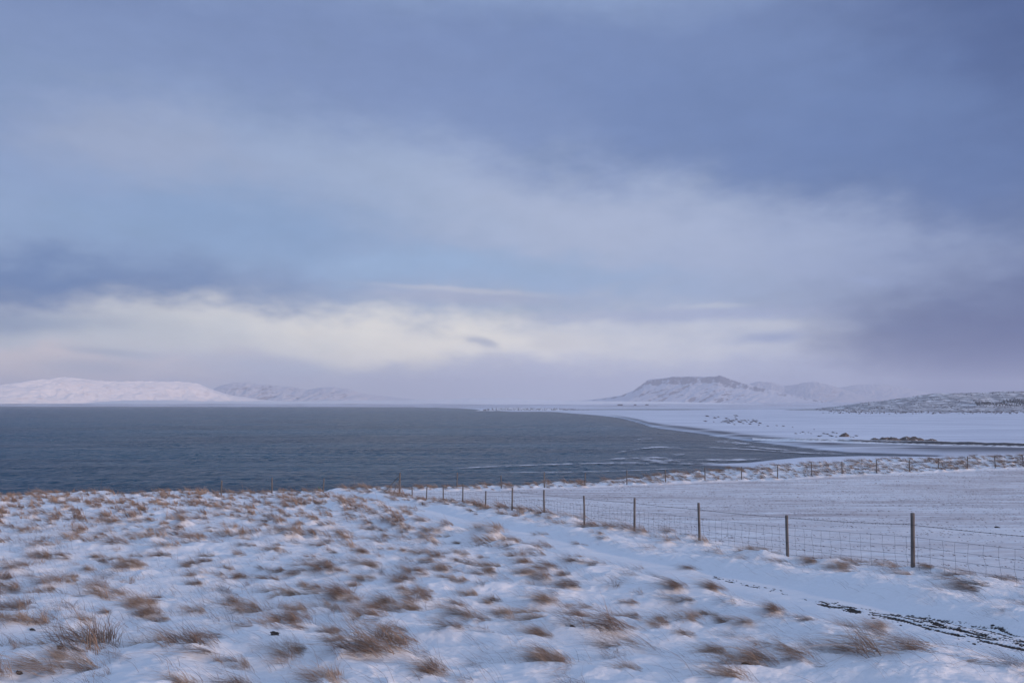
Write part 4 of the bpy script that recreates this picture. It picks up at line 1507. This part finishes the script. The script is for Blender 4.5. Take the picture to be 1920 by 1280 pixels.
mound(1636, 825, 26, 5.0, 'small brown mound at the left end of the row of mounds behind the beach', 1)
mound(1662, 826, 46, 8.5, 'brown grassy mound second from the left, snow on its right flank', 2)
mound(1702, 825.5, 56, 8.5, 'longest brown grassy mound in the row behind the beach', 3)
mound(1737, 826, 30, 5.0, 'ragged low brown mound at the right end of the row', 4)
mound(1578, 818, 20, 8.5, 'lone rounded brown mound standing among dune grass left of the row', 5)

DG1 = [(1326, 780), (1340, 783), (1322, 789), (1337, 790), (1352, 791), (1358, 790), (1362, 788), (1366, 786), (1369, 789), (1372, 791), (1375, 788), (1365, 792),
       (1380, 786), (1384, 789), (1387, 791), (1390, 788), (1392, 793), (1378, 782), (1396, 788), (1399, 790), (1402, 787), (1408, 791), (1405, 794), (1413, 789),
       (1417, 791), (1421, 796), (1424, 793), (1418, 788), (1411, 786), (1438, 798), (1455, 797), (1467, 798), (1376, 795), (1361, 784), (1346, 781), (1380, 779)]
DG2 = [(1498, 811), (1503, 809), (1507, 812), (1513, 810), (1518, 812), (1524, 804), (1533, 817), (1537, 816), (1543, 812), (1549, 813), (1554, 816),
       (1557, 817), (1560, 810), (1566, 811), (1592, 818), (1597, 819), (1490, 812), (1565, 818), (1603, 816), (1484, 800)]
dg_mesh = []
for i in range(4):
    a = blades(70, (0.30, 0.20), 0.55, 35, 95, 0.05, 3, 0.3, rg, 0.9)
    c = blades(40, (0.22, 0.16), 0.30, 20, 60, 0.05, 2, 0.5, rg)
    me = mesh_np('dune_grass', np.concatenate([a[0], c[0]]), np.concatenate([a[1], c[1] + len(a[0])]), {'shade': np.concatenate([a[2], c[2]]) * 0.5})
    me.materials.append(M_GRASSF); dg_mesh.append(me)
for lst, lb, gp, k0 in ((DG1, 'small dark clump of dune grass in the scattered cluster far out on the plain', 'dune grass far out on the plain', 6.0),
                        (DG2, 'dark clump of dune grass in the nearer cluster around the lone brown mound', 'dune grass around the lone mound', 5.0)):
    for u, v in lst:
        y = (CAMZ - 1.4) * F / (v + 0.5 - 757); x = (u - 960) / F * y
        o = bpy.data.objects.new('dune_grass', random.choice(dg_mesh)); C.objects.link(o)
        s = k0 * 0.62 * y / 650 * random.uniform(0.5, 1.2)
        o.scale = (s * 1.15, s, s * 0.9); o.rotation_euler = (0, 0, random.uniform(-0.3, 0.3))
        o.location = (x, y, plain_z(x, y) - 0.05)
        tag(o, lb, 'dune grass', gp)


def hill_z(u, dist_frac):
    return None


def scrub_mesh(name, pts, label, mat):
    V, Fc, o = [], [], 0
    for x, y, z, r, h in pts:
        q = ICO * rg.uniform(0.6, 1.25, (12, 1)) * np.array([r, r * 0.8, h]) + np.array([x, y, z + h * 0.35])
        V.append(q); Fc.append(ICOF + o); o += 12
    me = mesh_np(name, np.concatenate(V), np.concatenate(Fc)); me.materials.append(mat)
    return tag(link(name, me), label, kind='stuff')


# scrub belt at the foot of the hill
pts = []
for _ in range(900):
    u = 1540 + 420 * random.random() ** 0.9
    v = random.gauss(773, 1.2) if random.random() < 0.6 else random.uniform(764, 773)
    dn_ = perlin(np.array([u * 0.04]), np.array([v * 0.5]), 5)[0]
    if random.random() > 0.42 + 1.3 * dn_: continue
    y = (CAMZ - 1.5) * F / max(v - 757, 4) if v > 769 else random.uniform(1500, 1800)
    x = (u - 960) / F * y
    r = random.uniform(0.5, 1.7) * y / 1200
    pts.append((x, y, plain_z(x, y), r, r * random.uniform(0.4, 0.8)))
scrub_mesh('scrub', pts, 'dark belt of low scrub along the foot of the snowy hill', M_SCRUB)

# hill surface lookup by casting down on the finished mesh
dg = bpy.context.evaluated_depsgraph_get()
hill = bpy.data.objects['scrub_hill']; head = bpy.data.objects['headland']
from mathutils import Vector


def on(o, x, y):
    okk, loc, nn, ii = o.ray_cast(Vector((x, y, 500)), Vector((0, 0, -1)))
    return loc.z if okk else None


pts = []
for _ in range(2600):
    t = random.uniform(0.38, 0.80); y = random.uniform(1790, 2330); x = t * y
    z = on(hill, x, y)
    if z is None: continue
    if random.random() > 0.5 + 1.3 * perlin(np.array([x * 0.012]), np.array([y * 0.012]), 6)[0]: continue
    r = random.uniform(0.8, 2.4)
    pts.append((x, y, z, r, r * 0.6))
for _ in range(700):                                            # lower slope patches that read as thickets
    t = random.choice(((1625, 12), (1660, 14), (1702, 16), (1795, 14), (1775, 10)))
    u = random.gauss(t[0], t[1]); x = (u - 960) / F * 1850; y = random.gauss(1850, 18)
    z = on(hill, x, y)
    if z is None: continue
    r = random.uniform(0.9, 2.2); pts.append((x, y, z, r, r * 0.8))
scrub_mesh('scrub', pts, 'sparse low scrub dotted over the snowy hill at the right', M_SCRUB)
# plantation: small conifers in a dark strip across the hill
V, Fc, o = [], [], 0
cnt = 0
while cnt < 1500:
    u = random.uniform(1826, 2150)
    top = 742 + 6 * max(0, (1880 - u) / 60)
    y = random.uniform(2030, 2140) - max(0, (1890 - u)) * 0.4
    x = (u - 960) / F * y
    cnt += 1
    z = on(hill, x, y)
    if z is None or random.random() > 0.55 + perlin(np.array([x * 0.02]), np.array([y * 0.02]), 8)[0]: continue
    h = random.uniform(3, 6.5); r = h * 0.28
    k = 6
    ring = [(x + r * math.cos(2 * math.pi * j / k), y + r * math.sin(2 * math.pi * j / k), z + 0.3) for j in range(k)]
    ring2 = [(x + 0.6 * r * math.cos(2 * math.pi * j / k + 0.5), y + 0.6 * r * math.sin(2 * math.pi * j / k + 0.5), z + h * 0.45) for j in range(k)]
    V += ring + ring2 + [(x, y, z + h)]
    for j in range(k):
        j2 = (j + 1) % k
        Fc += [(o + j, o + j2, o + k + j2), (o + j, o + k + j2, o + k + j), (o + k + j, o + k + j2, o + 2 * k)]
    o += 2 * k + 1
me = mesh_np('woods', np.array(V), np.array(Fc)); me.materials.append(mat_plain_col('dark conifer', (0.035, 0.04, 0.04, 1), 0.9, 0, 0.3, 0.05))
tag(link('woods', me), 'dark strip of conifer plantation across the hill at the right edge', kind='stuff')
pts = []
for _ in range(500):
    u = random.uniform(905, 1112); y = random.uniform(2300, 2720); x = (u - 960) / F * y
    z = on(head, x, y)
    if z is None: continue
    r = random.uniform(0.8, 2.6); pts.append((x, y, z, r, r * 0.6))
scrub_mesh('scrub', pts, 'dark scrub on the low snowy headland across the bay', M_SCRUB)

M_WALL = mat_plain_col('dark painted boards', (0.05, 0.05, 0.06, 1), 0.8, 0, 0.2, 0.5)
M_ROOF = mat_plain_col('dark sheet roof', (0.08, 0.07, 0.08, 1), 0.7, 0, 0.2, 0.5)
for u, w, h, lb in ((1162, 34, 9, 'widest dark farm building far off below the flat topped mountain'),
                    (1190, 16, 7, 'small middle farm building far off below the flat topped mountain'),
                    (1212, 22, 8, 'right hand farm building far off below the flat topped mountain')):
    y = 5600.0; x = (u - 960) / F * y
    z = plain_z(x, y)
    fo = tag(empty('farm_building', (x, y, z)), lb, 'farm building', 'farm buildings below the flat topped mountain')
    b = MB(); hw, hd = w / 2, 7
    b.add([(-hw, -hd, -3), (hw, -hd, -3), (hw, hd, -3), (-hw, hd, -3), (-hw, -hd, h * .6), (hw, -hd, h * .6), (hw, hd, h * .6), (-hw, hd, h * .6), (-hw, 0, h - .1), (hw, 0, h - .1)],
          [(0, 1, 5, 4), (2, 3, 7, 6), (1, 2, 6, 9, 5), (3, 0, 4, 8, 7)])
    b.build('wall', M_WALL, fo)
    b = MB()
    b.add([(-hw - .5, -hd - .6, h * .6 - .2), (hw + .5, -hd - .6, h * .6 - .2), (hw + .5, 0, h + .1), (-hw - .5, 0, h + .1), (-hw - .5, hd + .6, h * .6 - .2), (hw + .5, hd + .6, h * .6 - .2)],
          [(0, 1, 2, 3), (3, 2, 5, 4)])
    b.build('roof', M_ROOF, fo)

# ------------------------------------------------------------------ haze
x0, x1, y0, y1, z0, z1 = -22000, 22000, -3000, 20000, -3.0, 600.0
hv = [(x0, y0, z0), (x1, y0, z0), (x1, y1, z0), (x0, y1, z0), (x0, y0, z1), (x1, y0, z1), (x1, y1, z1), (x0, y1, z1)]
hm = bpy.data.materials.new('thin frosty air'); hm.use_nodes = True
ht = hm.node_tree; ht.nodes.clear()
ho = ht.nodes.new('ShaderNodeOutputMaterial'); hp = ht.nodes.new('ShaderNodeVolumePrincipled')
hp.inputs['Color'].default_value = (0.76, 0.81, 0.92, 1); hp.inputs['Density'].default_value = HAZE_DENSITY
hp.inputs['Anisotropy'].default_value = 0.0
ht.links.new(hp.outputs[0], ho.inputs['Volume'])
b = MB(); b.add(hv, [(0, 3, 2, 1), (4, 5, 6, 7), (0, 1, 5, 4), (1, 2, 6, 5), (2, 3, 7, 6), (3, 0, 4, 7)])
tag(b.build('haze', hm), kind='stuff')
